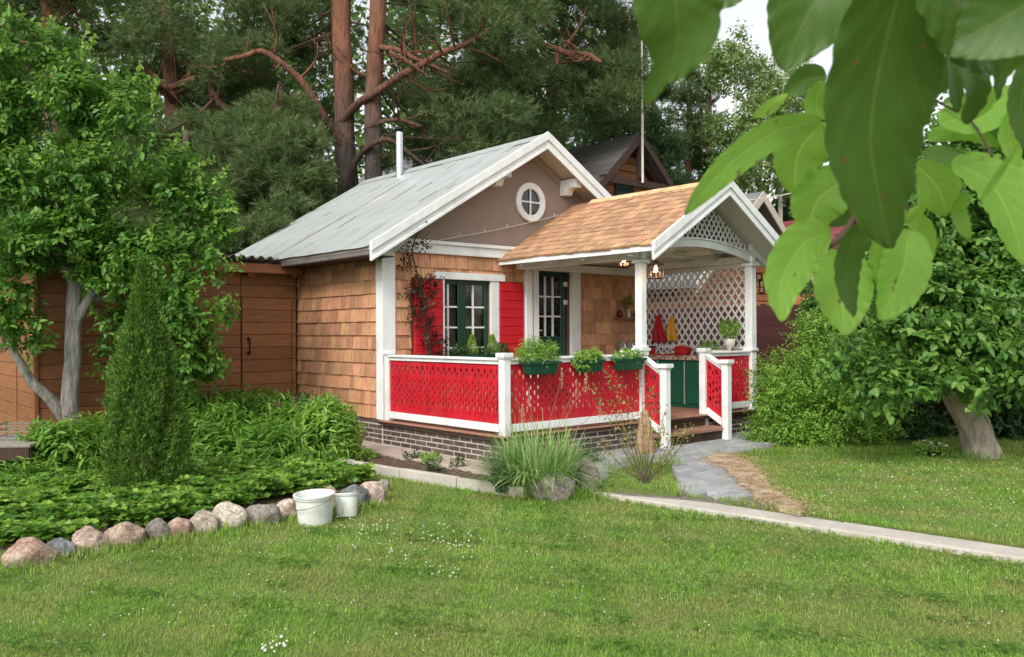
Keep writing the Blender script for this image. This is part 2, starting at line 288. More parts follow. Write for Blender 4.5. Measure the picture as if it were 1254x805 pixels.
def npmesh(name, V, Fc, m, parent=None, rnd=None, smooth=False, wloc=None):
    V = np.asarray(V, dtype=np.float64); Fc = np.asarray(Fc, dtype=np.int32)
    c = np.zeros(3) if wloc is None else np.array(wloc, dtype=float); V = (V-c).astype(np.float32)
    me = bpy.data.meshes.new(name); k = Fc.shape[1]
    me.vertices.add(len(V)); me.vertices.foreach_set('co', V.ravel())
    me.loops.add(Fc.size); me.loops.foreach_set('vertex_index', Fc.ravel())
    me.polygons.add(len(Fc)); me.polygons.foreach_set('loop_start', np.arange(0, Fc.size, k, dtype=np.int32))
    if smooth: me.polygons.foreach_set('use_smooth', np.ones(len(Fc), dtype=bool))
    me.update(calc_edges=True); me.materials.append(m)
    if rnd is not None: me.attributes.new('rnd', 'FLOAT', 'FACE').data.foreach_set('value', np.asarray(rnd, dtype=np.float32))
    o = bpy.data.objects.new(name, me); link(o, parent, c); return o
def nrm(a): return a/np.maximum(np.linalg.norm(a, axis=-1, keepdims=True), 1e-9)
def leafgeo(P, D, N, L, W, fold=0.25, detail=True):
    n = len(P); D = nrm(D); S = nrm(np.cross(D, N)); N = np.cross(S, D); L = np.broadcast_to(L, n)[:, None]; W = np.broadcast_to(W, n)[:, None]
    if detail:
        V = np.stack([P, P+D*L*.35+S*W*.5+N*W*fold, P+D*L*.72+S*W*.38+N*W*fold*.6-N*L*.04, P+D*L-N*L*.14, P+D*L*.72-S*W*.38+N*W*fold*.6-N*L*.04, P+D*L*.35-S*W*.5+N*W*fold], 1).reshape(-1, 3)
        i = np.arange(n)[:, None]*6; Fc = np.concatenate([i+[0, 1, 2, 3], i+[0, 3, 4, 5]], 1).reshape(-1, 4); rep = 2
    else:
        V = np.stack([P, P+D*L*.5+S*W*.5, P+D*L, P+D*L*.5-S*W*.5+N*W*fold], 1).reshape(-1, 3); Fc = np.arange(n*4).reshape(-1, 4); rep = 1
    return V, Fc, rep
def leaves(name, P, D, N, L, W, m, parent=None, fold=.25, detail=True, rnd=None, wloc=None, kind=None):
    V, Fc, rep = leafgeo(P, D, N, L, W, fold, detail)
    r = rng.random(len(P)) if rnd is None else rnd
    o = npmesh(name, V, Fc, m, parent, np.repeat(r, rep), wloc=wloc)
    if kind: o['kind'] = kind
    return o
def rdir(n): return nrm(rng.normal(size=(n, 3)))
def blobpts(blobs, n, inner=0.35, flat=0.0):
    B = np.array(blobs, dtype=float); w = (B[:, 3]*B[:, 4]+B[:, 5]*B[:, 4]); w /= w.sum(); k = rng.choice(len(B), n, p=w)
    d = rdir(n); r = (inner+(1-inner)*rng.random(n)**.55)*(1+.16*np.sin(7*d[:, 0]+k)*np.sin(6*d[:, 2]+2*k)+.1*rng.normal(size=n))
    return B[k, :3]+d*B[k, 3:6]*r[:, None], d, k
def crown(name, blobs, ntw, per, L, W, m, parent, spread=.10, droop=.3, detail=True, wloc=None, inner=.35):
    """leafy twigs: each twig grows outwards from a point in the crown and carries its leaves left and right"""
    c, d, k = blobpts(blobs, ntw, inner); up = np.array([0, 0, 1.0])
    g = nrm(d*.9+rdir(ntw)*.65+up*.25); s = np.linspace(0, 1, per)
    sd_ = nrm(np.cross(g, rdir(ntw))); base = rng.random(ntw)*.8
    P = []; D = []; N = []; R = []
    for j, t in enumerate(s):
        sg = 1 if j % 2 else -1; p = c+g*(t*per*spread*.5)[..., None] if np.ndim(t) else c+g*(t*per*spread*.5)
        dd = nrm(g*.55+sd_*sg*.9+rdir(ntw)*.35-up*droop*.5); P.append(p); D.append(dd)
        N.append(nrm(up*.75+d*.5+rdir(ntw)*.45)); R.append(np.clip(base*.6+.2*t+.25*rng.random(ntw), 0, 1))
    P, D, N, R = map(np.concatenate, (P, D, N, R)); n = len(P)
    o = leaves(name, P, D, N, L*rng.uniform(.65, 1.2, n), W*rng.uniform(.7, 1.2, n), m, parent, .22, detail, R, wloc)
    return o
def clumps(B, k=4, f=.5, spread=.72):      # break big ellipsoids into a cluster of smaller boughs
    out = []
    for b in B:
        for _ in range(k):
            d = rdir(1)[0]*spread*random.random()**.4; out.append((b[0]+d[0]*b[3], b[1]+d[1]*b[4], b[2]+d[2]*b[5], b[3]*f*random.uniform(.7, 1.15), b[4]*f*random.uniform(.7, 1.15), b[5]*f*random.uniform(.45, .85)))
    return out
def pxblobs(lst):  # (px, py, depth, radius in photograph pixels[, vertical radius, depth radius]) -> world ellipsoids
    out = []
    for b in lst:
        p = at(b[0], b[1], b[2]); r = b[3]*b[2]/F; rz = (b[4] if len(b) > 4 else b[3])*b[2]/F
        rr = b[5]*b[2]/F if len(b) > 5 else r
        out.append((p[0], p[1], p[2], (r+rr)/2, (r+rr)/2, rz))
    return out
def noise2(x, y, s=1.0, seed=0):
    a = np.sin(x*1.7*s+seed)*np.cos(y*1.3*s-seed*2)+.5*np.sin(x*3.9*s+y*2.3*s+seed*3)+.25*np.sin(x*8.1*s-y*7.3*s+seed); return a/1.75
def smoothpts(P, k=6):
    P = [Vector(p) for p in P]; out = []
    for i in range(len(P)-1):
        p0, p1, p2, p3 = P[max(i-1, 0)], P[i], P[i+1], P[min(i+2, len(P)-1)]
        for j in range(k):
            t = j/k; out.append(.5*((2*p1)+(p2-p0)*t+(2*p0-5*p1+4*p2-p3)*t*t+(3*p1-p0-3*p2+p3)*t**3))
    out.append(P[-1]); return out

# ================= THE GROUND =================
def sheet(name, poly, z, m, kind='structure', parent=None, thick=0.0):
    b = MB(); n = len(poly)
    if thick: b.prism([(p[0], p[1]) for p in poly], 'z', z-thick, z)
    else: b.add([(p[0], p[1], z) for p in poly], [tuple(range(n))])
    return tag(b.build(name, m, parent), kind=kind)
sheet('lawn', [(-300, -300), (300, -300), (300, 300), (-300, 300)], -0.08, M['turf'])
_s0, _s1 = onz(745, 597, -.035), onz(1254, 672, -.035)
def strip_x(y): return _s0[0]+(_s0[1]-y)*(_s1[0]-_s0[0])/(_s0[1]-_s1[1])           # right edge of the long concrete edging
up = [(strip_x(-3.3), -3.3), (strip_x(-14), -14), (40, -14), (40, 60), (6.5, 60), (6.5, -2.3), (0.0, -2.3)]
sheet('upper_lawn', up, -0.03, M['turf'], thick=.06)
b = MB(); W_ = .27
for i in range(4):                                       # edging slabs laid end to end
    y0, y1 = -3.75-i*2.4, -3.75-(i+1)*2.4+.006
    b2 = MB().prism([(strip_x(y0), y0), (strip_x(y0)-W_, y0-.03), (strip_x(y1)-W_, y1-.03), (strip_x(y1), y1)], 'z', -.25, -.035+.003*(i % 2))
    if i == 0: edg = tag(b2.build('concrete_edging', M['concrete'], None, bevel=.012, seg=2), kind='structure')
    else: b2.build('edging_slab', M['concrete'], edg, bevel=.012, seg=2)
# kerb of the flower bed by the house
k0, k1 = np.array([-1.23, -.35]), np.array([-.86, -3.66])
def kpt(t): return k0+(k1-k0)*t + np.array([-.05*math.sin(t*3.14), 0])
kerb = None
for i in range(4):
    a, c = kpt(i/4), kpt((i+1)/4-.004); w = np.array([.07, 0.005])
    b2 = MB().prism([tuple(a), tuple(c), tuple(c+w), tuple(a+w)], 'z', -.25, 0.03-.006*(i % 2))
    if kerb is None: kerb = tag(b2.build('bed_kerb', M['concrete'], None, bevel=.008), kind='structure')
    else: b2.build('kerb_slab', M['concrete'], kerb, bevel=.008)
# soil of that bed: lumpy grid
nx, ny = 40, 160; gx = np.linspace(0, 1, nx); gy = np.linspace(-.2, -3.75, ny)
V = []
for y in gy:
    t = (y+.35)/(-3.31); xl = kpt(min(max(t, 0), 1))[0]+.05; xr = -.42
    for g in gx:
        x = xl+(xr-xl)*g; V.append((x, y, -.04+.022*noise2(x, y, 6, 2)+.014*noise2(x, y, 21, 5)+.012*random.uniform(-1, 1)))
Fc = [(j*nx+i, j*nx+i+1, (j+1)*nx+i+1, (j+1)*nx+i) for j in range(ny-1) for i in range(nx-1)]
tag(npmesh('soil_bed', V, Fc, M['soil'], smooth=True), kind='structure')
ap = None
for i in range(7):
    y0 = 3.0-i*.86; y1 = y0-.85
    b2 = MB().box(-.46+.01*math.sin(i*3), -.02, y1, y0, -.15, -.002-.004*(i % 2))
    if ap is None: ap = tag(b2.build('apron_paving', M['apron'], None, bevel=.008), kind='structure')
    else: b2.build('apron_slab', M['apron'], ap, bevel=.008)
# grey paved path
def inpoly(x, y, P):
    c = False; n = len(P)
    for i in range(n):
        a, b_ = P[i], P[(i+1) % n]
        if (a[1] > y) != (b_[1] > y) and x < (b_[0]-a[0])*(y-a[1])/(b_[1]-a[1])+a[0]: c = not c
    return c
island = [tuple(onz(px, py)[:2]) for px, py in ((738, 598), (748, 580), (785, 567), (822, 571), (829, 606))]
ppath = [tuple(onz(px, py)[:2]) for px, py in ((736, 597), (765, 602), (830, 607), (900, 614), (960, 622), (925, 596), (885, 568), (868, 560), (900, 553), (947, 548))]+[(5.3, -2.42), (-.45, -2.62), (-.6, -3.4)]
path = sheet('garden_path', ppath, -.022, M['joint'], thick=.03)
pm = MB().box(-.5, .5, -.5, .5, -.5, .5)
pmb = bmesh.new(); pme0 = pm.mesh('paver', M['paver']); pmb.from_mesh(pme0)
for v in pmb.verts: v.co = Vector((v.co.x*.232, v.co.y*.112, v.co.z*.05))
bmesh.ops.bevel(pmb, geom=list(pmb.edges), offset=.006, segments=1, affect='EDGES'); pmb.to_mesh(pme0); pmb.free()
row = 0; y = -2.50; cnt = 0
while y > -5.9:
    x = -.6+(row % 2)*.12
    while x < 5.3:
        if x > strip_x(y)+.16 and not inpoly(x, y, island) and inpoly(x, y, ppath) and inpoly(x-.08, y, ppath) and inpoly(x+.08, y, ppath) and cnt < 300:
            inst('paver', pme0, path, (x+random.uniform(-.003, .003), y, -.018+random.uniform(-.004, .004)), (random.uniform(-.02, .02), random.uniform(-.015, .015), random.uniform(-.02, .02))); cnt += 1
        x += .24
    y -= .12; row += 1
sheet('grass_island', island, .012, M['turf'], thick=.04)
sandp = [tuple(onz(px, py)[:2]) for px, py in ((866, 561), (880, 557), (900, 559), (918, 567), (930, 578), (938, 588), (945, 598), (962, 609), (990, 624), (980, 628), (955, 622), (940, 615), (925, 612), (922, 602), (905, 596), (908, 586), (893, 582), (890, 572), (873, 570))]
sheet('straw_litter', sandp, .010, M['sand'], thick=.04)

# ================= THE GARDEN HOUSE =================
house = thing('garden_house', 'small cottage with cedar shingle walls, taupe gable, round window and pale metal roof', 'house', (2.55, 2.2, 0))
ZD = .31
wall = MB()
for x0, x1, z0, z1 in ((0, .95, ZD, 2.65), (.95, 1.77, ZD, 1.03), (.95, 1.77, 2.15, 2.65), (1.77, 2.69, ZD, 2.65), (2.69, 3.38, 2.37, 2.65), (3.38, 5.11, ZD, 2.65)): wall.box(x0, x1, .0, .15, z0, z1)
wall = wall.build('front_wall', M['cedar_back'], house)
lwall = MB().box(0, .15, .15, 4.3, ZD, 2.6).build('side_wall', M['cedar_back'], house)
MB().box(4.96, 5.11, .15, 4.3, ZD, 2.6).build('side_wall', M['cedar_back'], house)
MB().box(.15, 4.96, 4.15, 4.3, ZD, 2.6).build('back_wall', M['cedar_back'], house)
MB().box(.0, 5.11, .152, 4.148, ZD-.06, ZD-.004).build('floor', M['darkwood'], house)
RS = .597; HX = 2.555; RZ = 4.33                     # main roof: slope, ridge x, top of rake
def rz(x): return RZ-RS*abs(x-HX)
MB().prism([(0.0, 2.652), (5.11, 2.652), (5.11, rz(5.11)-.2), (HX, RZ-.2), (0, rz(0)-.2)], 'y', .0, .15).build('gable_wall', M['stucco'], house)
MB().prism([(0.15, 2.6), (4.96, 2.6), (HX, RZ-.2)], 'y', 4.15, 4.3).build('gable_wall', M['cedar_back'], house)
# shingles
sh = MB(); sh.add([(-.5, 0, 0), (.5, 0, 0), (.5, 0, 1), (-.5, 0, 1), (-.5, -.024, 0), (.5, -.024, 0), (.5, -.005, 1), (-.5, -.005, 1)], [(0, 1, 2, 3), (4, 7, 6, 5), (0, 4, 5, 1), (1, 5, 6, 2), (2, 6, 7, 3), (3, 7, 4, 0)])
for k_ in ('cedar', 'cedar_roof'):                   # grain runs with the shingle's length
    for nd in M[k_].node_tree.nodes:
        if nd.type == 'MAPPING': nd.inputs['Scale'].default_value = (1.9, 1, .12)
shme = sh.mesh('shingle', M['cedar'])
ROWS = [ZD+.005]+[.494+.181*i for i in range(12)]
def clad(parent, par_wall, axis, u0, u1, zt, skips, wmin, wmax, plane, right=False):
    n = 0
    for r, z in enumerate(ROWS):
        if z > zt-.03: continue
        h = min(.205, zt-z); u = u0
        while u < u1-.01:
            w = min(random.uniform(wmin, wmax), u1-u)
            if u1-(u+w) < .05: w = u1-u
            segs = [(u, u+w)]
            for s0, s1, a, c in skips:
                if z+h > a+.01 and z < c-.02:
                    segs = [q for (p0, p1) in segs for q in ((p0, min(p1, s0)), (max(p0, s1), p1)) if q[1]-q[0] > .012]
            for s0, s1, a, c in skips:                   # the strip of the course above a trim
                if z < c < z+h-.02 and u+w > s0 and u < s1:
                    q0, q1 = max(u, s0), min(u+w, s1)
                    if q1-q0 > .03: inst('shingle', shme, par_wall, ((q0+q1)/2, plane, c) if axis == 'x' else (plane, (q0+q1)/2, c), (0, 0, 0 if axis == 'x' else -math.pi/2), (q1-q0-.004, 1, z+h-c))
            for p0, p1 in segs:
                hh = h; zz = z
                for s0, s1, a, c in skips:
                    if p1 > s0 and p0 < s1 and z < a < z+h: hh = a-z
                m_ = (p0+p1)/2; off = .004 if n % 2 else 0.0
                loc = (m_, plane-off, zz+random.uniform(-.002, .002)) if axis == 'x' else (plane-off, m_, zz+random.uniform(-.002, .002))
                inst('shingle', shme, par_wall, loc, (0, 0, 0 if axis == 'x' else -math.pi/2), (p1-p0-.007, 1+.3*random.random(), hh)); n += 1
            u += w
    return n
n1 = clad(house, lwall, 'y', .14, 2.33, 2.52, [], .10, .2, -.0015)
wins = [(.42, 2.42, .9, 2.16), (.79, 2.03, 2.1, 2.255), (2.41, 3.58, .2, 2.50)]
n2 = clad(house, wall, 'x', .165, 5.11, 2.49, wins, .13, .24, -.0015)
# trims
MB().box(-.035, .0, -.03, .125, ZD, 2.56).build('corner_board', M['white'], house, bevel=.004)
MB().box(-.037, .163, -.037, -.0315, ZD-.002, 2.49).box(0.001, .163, -.0315, -.001, ZD-.002, 2.49).build('corner_board', M['white'], house, bevel=.003)
fz = MB().box(-.04, 5.13, -.05, -.001, 2.492, 2.652).box(-.04, 5.13, -.085, -.052, 2.618, 2.665).box(-.04, 5.13, -.068, -.052, 2.488, 2.52)
fz.build('frieze', M['white'], house, bevel=.004)
# roof sheets, rakes, soffits
YF, YB = -.38, 4.62
ca = math.cos(math.atan(RS)); 
def rp(x, dz=0.0): return (x, rz(x)+dz)
roof = MB().prism([rp(-.42, -.10), rp(HX, -.10), rp(HX, -.05), rp(-.42, -.05)], 'y', YF+.01, YB-.02).prism([rp(HX, -.10), rp(5.53, -.10), rp(5.53, -.05), rp(HX, -.05)], 'y', YF+.01, YB-.02).build('roof', M['soffit'], house)
ns = 9
for sgn in (-1, 1):
    for i in range(ns):
        y0 = YF+.03+(YB-YF-.03)*i/ns; y1 = YF+.03+(YB-YF-.03)*(i+1)/ns+.03
        bb = MB(); xe = HX+sgn*3.01; zo = -.045+.004*(i % 2); vs = []; fs = []; K = 10; Q = 8
        for a in range(K+1):
            for q in range(Q+1):
                x = HX+(xe-HX)*a/K; y = y0+(y1-y0)*q/Q
                z = rz(x)+zo+.004*math.sin(x*5+i)+.003*math.sin(y*9+x*2)+(.003 if q in (0, Q) else 0)
                vs.append((x, y, z))
        for a in range(K):
            for q in range(Q): fs.append((a*(Q+1)+q, a*(Q+1)+q+1, (a+1)*(Q+1)+q+1, (a+1)*(Q+1)+q))
        bb.add(vs, fs); o = bb.build('roof_sheet', M['metalroof'], roof, smooth=False); md = o.modifiers.new('t', 'SOLIDIFY'); md.thickness = .004
cz = MB()
for _ in range(16):
    x = random.uniform(-.2, 2.2); y = random.uniform(-.1, 4.3); L_ = random.uniform(.12, .5); ang = random.uniform(-.3, .3)
    x2 = x+math.cos(ang)*L_; y2 = y+math.sin(ang)*L_; cz.beam((x, y, rz(x)-.036), (x2, y2, rz(x2)-.036), .007, .006)
o = cz.build('seam_crease', M['corr'], roof); o['kind'] = 'stuff'
MB().prism([(HX-.16, rz(HX-.16)-.03), (HX, RZ-.03), (HX+.16, rz(HX+.16)-.03), (HX+.16, rz(HX+.16)-.018), (HX, RZ-.012), (HX-.16, rz(HX-.16)-.018)], 'y', YF+.02, YB).build('ridge_cap', M['metalroof'], roof)
for sgn in (-1, 1):
    X0, X1 = HX, HX+sgn*2.985
    def band(a, c): return [(X0, rz(X0)+a), (X1, rz(X1)+a), (X1, rz(X1)+c), (X0, rz(X0)+c)]
    rk = MB().prism(band(-.235, 0.0), 'y', -.40, -.372)
    rk.prism(band(-.115, .008), 'y', -.425, -.402); rk.prism(band(-.245, -.20), 'y', -.412, -.402)
    rk.build('rake_board', M['white'], house, bevel=.004)
    MB().prism([(X0, rz(X0)-.16), (X0+sgn*2.9, rz(X0+sgn*2.9)-.16), (X0+sgn*2.9, rz(X0+sgn*2.9)-.145), (X0, rz(X0)-.145)], 'y', -.370, -.001).build('soffit', M['soffit'], house)
    MB().prism([(X0, rz(X0)-.30), (X0+sgn*2.55, rz(X0+sgn*2.55)-.30), (X0+sgn*2.55, rz(X0+sgn*2.55)-.162), (X0, rz(X0)-.162)], 'y', -.02, -.002).build('gable_trim', M['stucco'], house)
    x_ = HX+sgn*.70
    MB().prism([(-.33, rz(x_)-.30), (-.33, rz(x_)-.17), (-.0, rz(x_)-.17), (-.0, rz(x_)-.40), (-.13, rz(x_)-.40), (-.17, rz(x_)-.31)], 'x', x_-.07, x_+.07).build('purlin_end', M['soffit'] if 0 else M['white'], house, bevel=.004)
    xe = HX+sgn*2.97
    MB().prism([(xe, rz(xe)-.16), (xe-sgn*.02, rz(xe)-.16), (xe-sgn*.02, rz(xe)-.05), (xe, rz(xe)-.05)], 'y', YF+.02, YB-.03).build('fascia', M['corr'], house)
    MB().box(min(xe, HX+sgn*2.6), max(xe, HX+sgn*2.6), YF+.05, YB-.04, rz(xe)-.175, rz(xe)-.162).build('eave_soffit', M['darkwood'], house)
MB().box(.0, .03, .15, 4.2, 2.56, 2.60).build('wall_plate', M['darkwood'], house)
# round window
def ring(b, cx_, cz_, r0, r1, y0, y1, n=40, sx=1):
    vs = []; 
    for j in range(n):
        a = 2*math.pi*j/n
        for r, y in ((r0, y0), (r1, y0), (r1, y1), (r0, y1)): vs.append((cx_+r*math.cos(a), y, cz_+r*math.sin(a)*sx))
    fs = [((j*4+k), (j*4+(k+1) % 4), ((j+1) % n*4+(k+1) % 4), ((j+1) % n*4+k)) for j in range(n) for k in range(4)]
    return b.add(vs, fs)
rw = ring(MB(), 2.555, 3.355, .195, .29, -.05, -.0005).build('round_window', M['white'], house, bevel=.008, seg=2)
g = MB(); g.add([(2.555+.2*math.cos(a), -.008, 3.355+.2*math.sin(a)) for a in np.linspace(0, 2*math.pi, 33)[:-1]], [tuple(range(32))]); g.build('pane', M['glass'], rw)
MB().box(2.543, 2.567, -.035, -.012, 3.16, 3.55).build('muntin', M['white'], rw, bevel=.003)
MB().box(2.36, 2.75, -.033, -.0125, 3.343, 3.367).build('muntin', M['white'], rw, bevel=.003)
# window with shutters
win = MB().box(.79, 2.03, -.06, -.001, 2.155, 2.252).box(.93, .952, -.05, -.002, 1.0, 2.154).box(1.772, 1.925, -.045, -.002, 1.0, 2.154).box(.93, 1.925, -.07, -.002, .96, 1.0).build('window', M['white'], house, bevel=.004)
def frame(b, x0, x1, z0, z1, w, y0, y1):
    b.box(x0, x0+w, y0, y1, z0, z1); b.box(x1-w, x1, y0, y1, z0, z1); b.box(x0+w, x1-w, y0, y1, z1-w, z1); b.box(x0+w, x1-w, y0, y1, z0, z0+w); return b
for x0, x1, xm in ((.952, 1.305, 1.07), (1.307, 1.768, 1.51)):
    frame(MB(), x0, x1, 1.03, 2.15, .058, .03, .075).build('sash', M['green'], win, bevel=.004)
    MB().box(xm-.012, xm+.012, .036, .066, 1.088, 2.092).build('muntin', M['white'], win)
    for z in (1.782, 1.498, 1.215): MB().box(x0+.058, x1-.058, .038, .064, z-.012, z+.012).build('muntin', M['white'], win)
    MB().box(x0+.05, x1-.05, .05, .054, 1.08, 2.1).build('pane', M['clear'], win)
    vs = []; fs = []; K = 26
    for i in range(K+1):
        x = x0+.02+(x1-x0-.04)*i/K
        for z in (1.03, 2.14): vs.append((x, .13+.018*math.sin(i*1.3), z))
    for i in range(K): fs.append((2*i, 2*i+1, 2*i+3, 2*i+2))
    MB().add(vs, fs).build('curtain', M['curtain'], win)
MB().box(1.22, 1.36, .016, .029, 1.03, 2.15).build('meeting_stile', M['green'], win, bevel=.003)
for x0, x1 in ((.455, .928), (1.928, 2.398)):
    s_ = MB().box(x0, x1, -.038, -.004, 1.0, 2.145).build('shutter', M['redsh'], house, bevel=.003)
    for i in range(9): MB().box(x0+.012, x1-.012, -.052, -.0385, 1.01+i*.1256, 1.01+i*.1256+.118).build('board', M['redsh'], s_, bevel=.005)
# door
dr = MB().box(2.585, 2.692, -.055, -.001, ZD, 2.385).box(3.378, 3.58, -.055, -.001, ZD, 2.385).box(2.585, 3.58, -.06, -.001, 2.387, 2.49).build('door_frame', M['white'], house, bevel=.004)
door = frame(MB(), 2.694, 3.376, ZD+.01, 2.368, .06, .05, .10)
door.box(3.24, 3.315, .052, .098, ZD+.07, 2.30).box(2.755, 3.238, .056, .094, ZD+.07, 1.36).box(2.755, 3.238, .054, .095, 2.27, 2.30)
door = door.build('door', M['green'], house, bevel=.005)
for x in (2.915, 3.075): MB().box(x-.012, x+.012, .045, .07, 1.362, 2.268).build('muntin', M['white'], door)
for z in (1.665, 1.965): MB().box(2.756, 3.237, .047, .068, z-.012, z+.012).build('muntin', M['white'], door)
MB().box(2.757, 3.237, .072, .076, 1.362, 2.268).build('pane', M['clear'], door)
MB().box(2.757, 3.237, .12, .124, 1.30, 2.30).build('curtain', M['curtain'], door)
MB().box(2.80, 3.18, .04, .055, .55, 1.2).build('panel', M['green'], door, bevel=.012)
for z in (2.165, 1.885): MB().box(3.29, 3.375, .028, .048, z-.035, z+.035).build('hinge', M['white'], door, bevel=.004)
MB().lathe((2.735, .03, 2.03), [(.001, -.02), (.02, -.012), (.02, .012), (.001, .02)], 10).build('latch', M['cream'], door, smooth=True)
MB().box(2.715, 2.82, .02, .035, 1.44, 1.465).box(2.715, 2.735, .02, .05, 1.42, 1.49).build('door_handle', M['cream'], door, bevel=.003)
MB().box(2.418, 2.546, -.075, -.001, ZD, 2.40).build('pilaster', M['white'], house, bevel=.004)
# flue
fl = MB().lathe((2.35, 3.14, 0), [(.062, 4.0), (.062, 4.93)], 20).build('flue_pipe', M['steel'], house, smooth=False)
MB().lathe((2.35, 3.14, 0), [(.08, 4.97), (.085, 4.985), (.05, 5.03), (.01, 5.045)], 20).build('flue_cap', M['iron'], fl)
for a in range(3): MB().box(2.345+.05*math.cos(a*2.1), 2.355+.05*math.cos(a*2.1), 3.135+.05*math.sin(a*2.1), 3.145+.05*math.sin(a*2.1), 4.92, 4.98).build('cap_strut', M['iron'], fl)
for z in (4.35, 4.72): MB().lathe((2.35, 3.14, z), [(.066, -.012), (.066, .012)], 20).build('seam_band', M['steel'], fl)
# brick plinth
bm_ = bmesh.new(); bme = MB().box(-.5, .5, -.5, .5, -.5, .5).mesh('brick', M['brick']); bm_.from_mesh(bme)
for v in bm_.verts: v.co = Vector((v.co.x*.206, v.co.y*.05, v.co.z*.049))
bmesh.ops.bevel(bm_, geom=list(bm_.edges), offset=.004, segments=1, affect='EDGES'); bm_.to_mesh(bme); bm_.free()
def bricks(parent, axis, u0, u1, z0, rows, plane):
    for r in range(rows):
        u = u0+.105-(r % 2)*.108
        while u < u1+.06:
            a, c = max(u-.104, u0), min(u+.104, u1)
            if c-a > .03:
                m_ = (a+c)/2; z = z0+.031+r*.0615; j = random.uniform(-.003, .003)
                inst('brick', bme, parent, (m_, plane+j, z) if axis == 'x' else (plane+j, m_, z), (0, 0, (0 if axis == 'x' else math.pi/2)), ((c-a)/.208, 1, 1))
            u += .219
pl = MB().box(-.024, 5.1, .005, 4.28, -.1, ZD-.03).build('plinth', M['mortar'], house)
bricks(pl, 'y', .0, 2.3, 0.0, 4, -.004)
MB().box(-.03, .1, .0, 2.31, .262, ZD-.006).build('plinth_ledge', M['brick'], house)

# ================= THE PORCH =================
porch = thing('porch', 'open porch with cedar shingled gable roof, white posts, lattice and red fretwork railings', 'porch', (2.3, -1.2, 0))
PX0, PX1, PY = 0.0, 4.65, -2.4
ppl = MB().box(-.028, PX1-.01, PY-.025, .002, -.1, ZD-.055).build('plinth', M['mortar'], porch)
bricks(ppl, 'y', PY+.0, -.03, 0.0, 4, -.008); bricks(ppl, 'x', 0.0, 2.28, 0.0, 4, PY-.005); bricks(ppl, 'x', 3.6, 4.66, 0.0, 4, PY-.005); 
dk = MB().box(-.085, 4.74, PY-.07, -.003, ZD-.052, ZD-.004).build('deck', M['darkwood'], porch, bevel=.006)
for i in range(17):
    y0 = PY-.08+i*.1468; MB().box(-.095, 4.75, y0, min(y0+.143, -.004), ZD-.016, ZD+.0).build('deck_board', M['deck'], dk, bevel=.004)
def post(x, y, z0, z1, s=.095, capw=.14, nm='post'):
    p_ = MB().box(x-s/2, x+s/2, y-s/2, y+s/2, z0, z1-.055).build(nm, M['white'], porch, bevel=.006, seg=2)
    MB().box(x-capw/2, x+capw/2, y-capw/2, y+capw/2, z1-.05, z1).box(x-s/2-.012, x+s/2+.012, y-s/2-.012, y+s/2+.012, z1-.066, z1-.052).build('post_cap', M['white'], p_, bevel=.005, seg=2)
    return p_
post(0.0, PY, ZD, 1.205); post(.005, -.12, ZD, 1.205, .085, .125); post(2.25, PY, ZD, 1.185); post(3.54, PY, ZD, 1.20)
post(2.27, -2.76, -.02, 1.03, .095, .15); post(3.54, -2.76, -.02, 1.05, .095, .15)
def strips(b, P0, P1, zlo, zhi, pitch=.0545, th=.018):
    P0, P1 = np.array(P0, float), np.array(P1, float); Ld = np.linalg.norm(P1-P0); d = (P1-P0)/Ld; nn = np.array([-d[1], d[0]])
    n = max(2, round(Ld/pitch)); pt = Ld/n
    A = [(.865, .056, .024), (.66, .030, .012), (.50, .050, .021), (.35, .030, .012), (.215, .054, .023)]; B_ = [(.785, .044, .019), (.59, .042, .018), (.42, .042, .018), (.29, .040, .016), (.12, .026, .011)]
    ts = sorted(set([0, .1, .68, 1.0]+[round(c+h*q, 4) for (c, h, w) in A+B_ for q in (-1, -.75, -.35, .0, .35, .75, 1)]))
    def gap(j, t):
        g_ = .0004
        for c, h, w in (A if j % 2 else B_):
            if abs(t-c) < h: g_ = max(g_, w*math.sqrt(1-((t-c)/h)**2))
        return g_ if 0 < j < n else 0
    for j in range(n):
        vs = []; fs = []
        for t in ts:
            for u in (j*pt+gap(j, t), (j+1)*pt-gap(j+1, t)):
                q = P0+d*u; fr = u/Ld; z = (zlo[0]+(zlo[1]-zlo[0])*fr)*(1-t)+(zhi[0]+(zhi[1]-zhi[0])*fr)*t
                for s in (-th/2, th/2): vs.append((q[0]+nn[0]*s, q[1]+nn[1]*s, z))
        m_ = len(ts)
        for i in range(m_-1):
            a = i*4; c = a+4; fs += [(a, a+2, c+2, c), (a+1, c+1, c+3, a+3), (a, c, c+1, a+1), (a+2, a+3, c+3, c+2)]
        fs += [(0, 1, 3, 2), ((m_-1)*4, (m_-1)*4+2, (m_-1)*4+3, (m_-1)*4+1)]
        b.add(vs, fs)
    return b
def rail(P0, P1, dz0=0.0, dz1=0.0, ztop=1.15, zbot=.345, low=(0, 0)):
    """one bay of railing: top rail with lip, fretwork panel, bottom rail"""
    P0, P1 = np.array(P0, float), np.array(P1, float); d = (P1-P0)/np.linalg.norm(P1-P0)
    def bm(za, w, h, nm):
        a = (*P0, za+dz0); c = (*P1, za+dz1); return MB().beam(a, c, w, h).build(nm, M['white'], porch, bevel=.004, seg=2)
    t_ = bm(ztop-.014, .10, .028, 'top_rail'); MB().beam((*P0, ztop-.05+dz0), (*P1, ztop-.05+dz1), .055, .042).build('sub_rail', M['white'], t_, bevel=.003)
    bm(zbot+.042, .06, .084, 'bottom_rail')
    o = strips(MB(), P0, P1, (zbot+.088+dz0, zbot+.088+dz1), (ztop-.073+dz0, ztop-.073+dz1)).build('fretwork_panel', M['red'], porch)
    return o
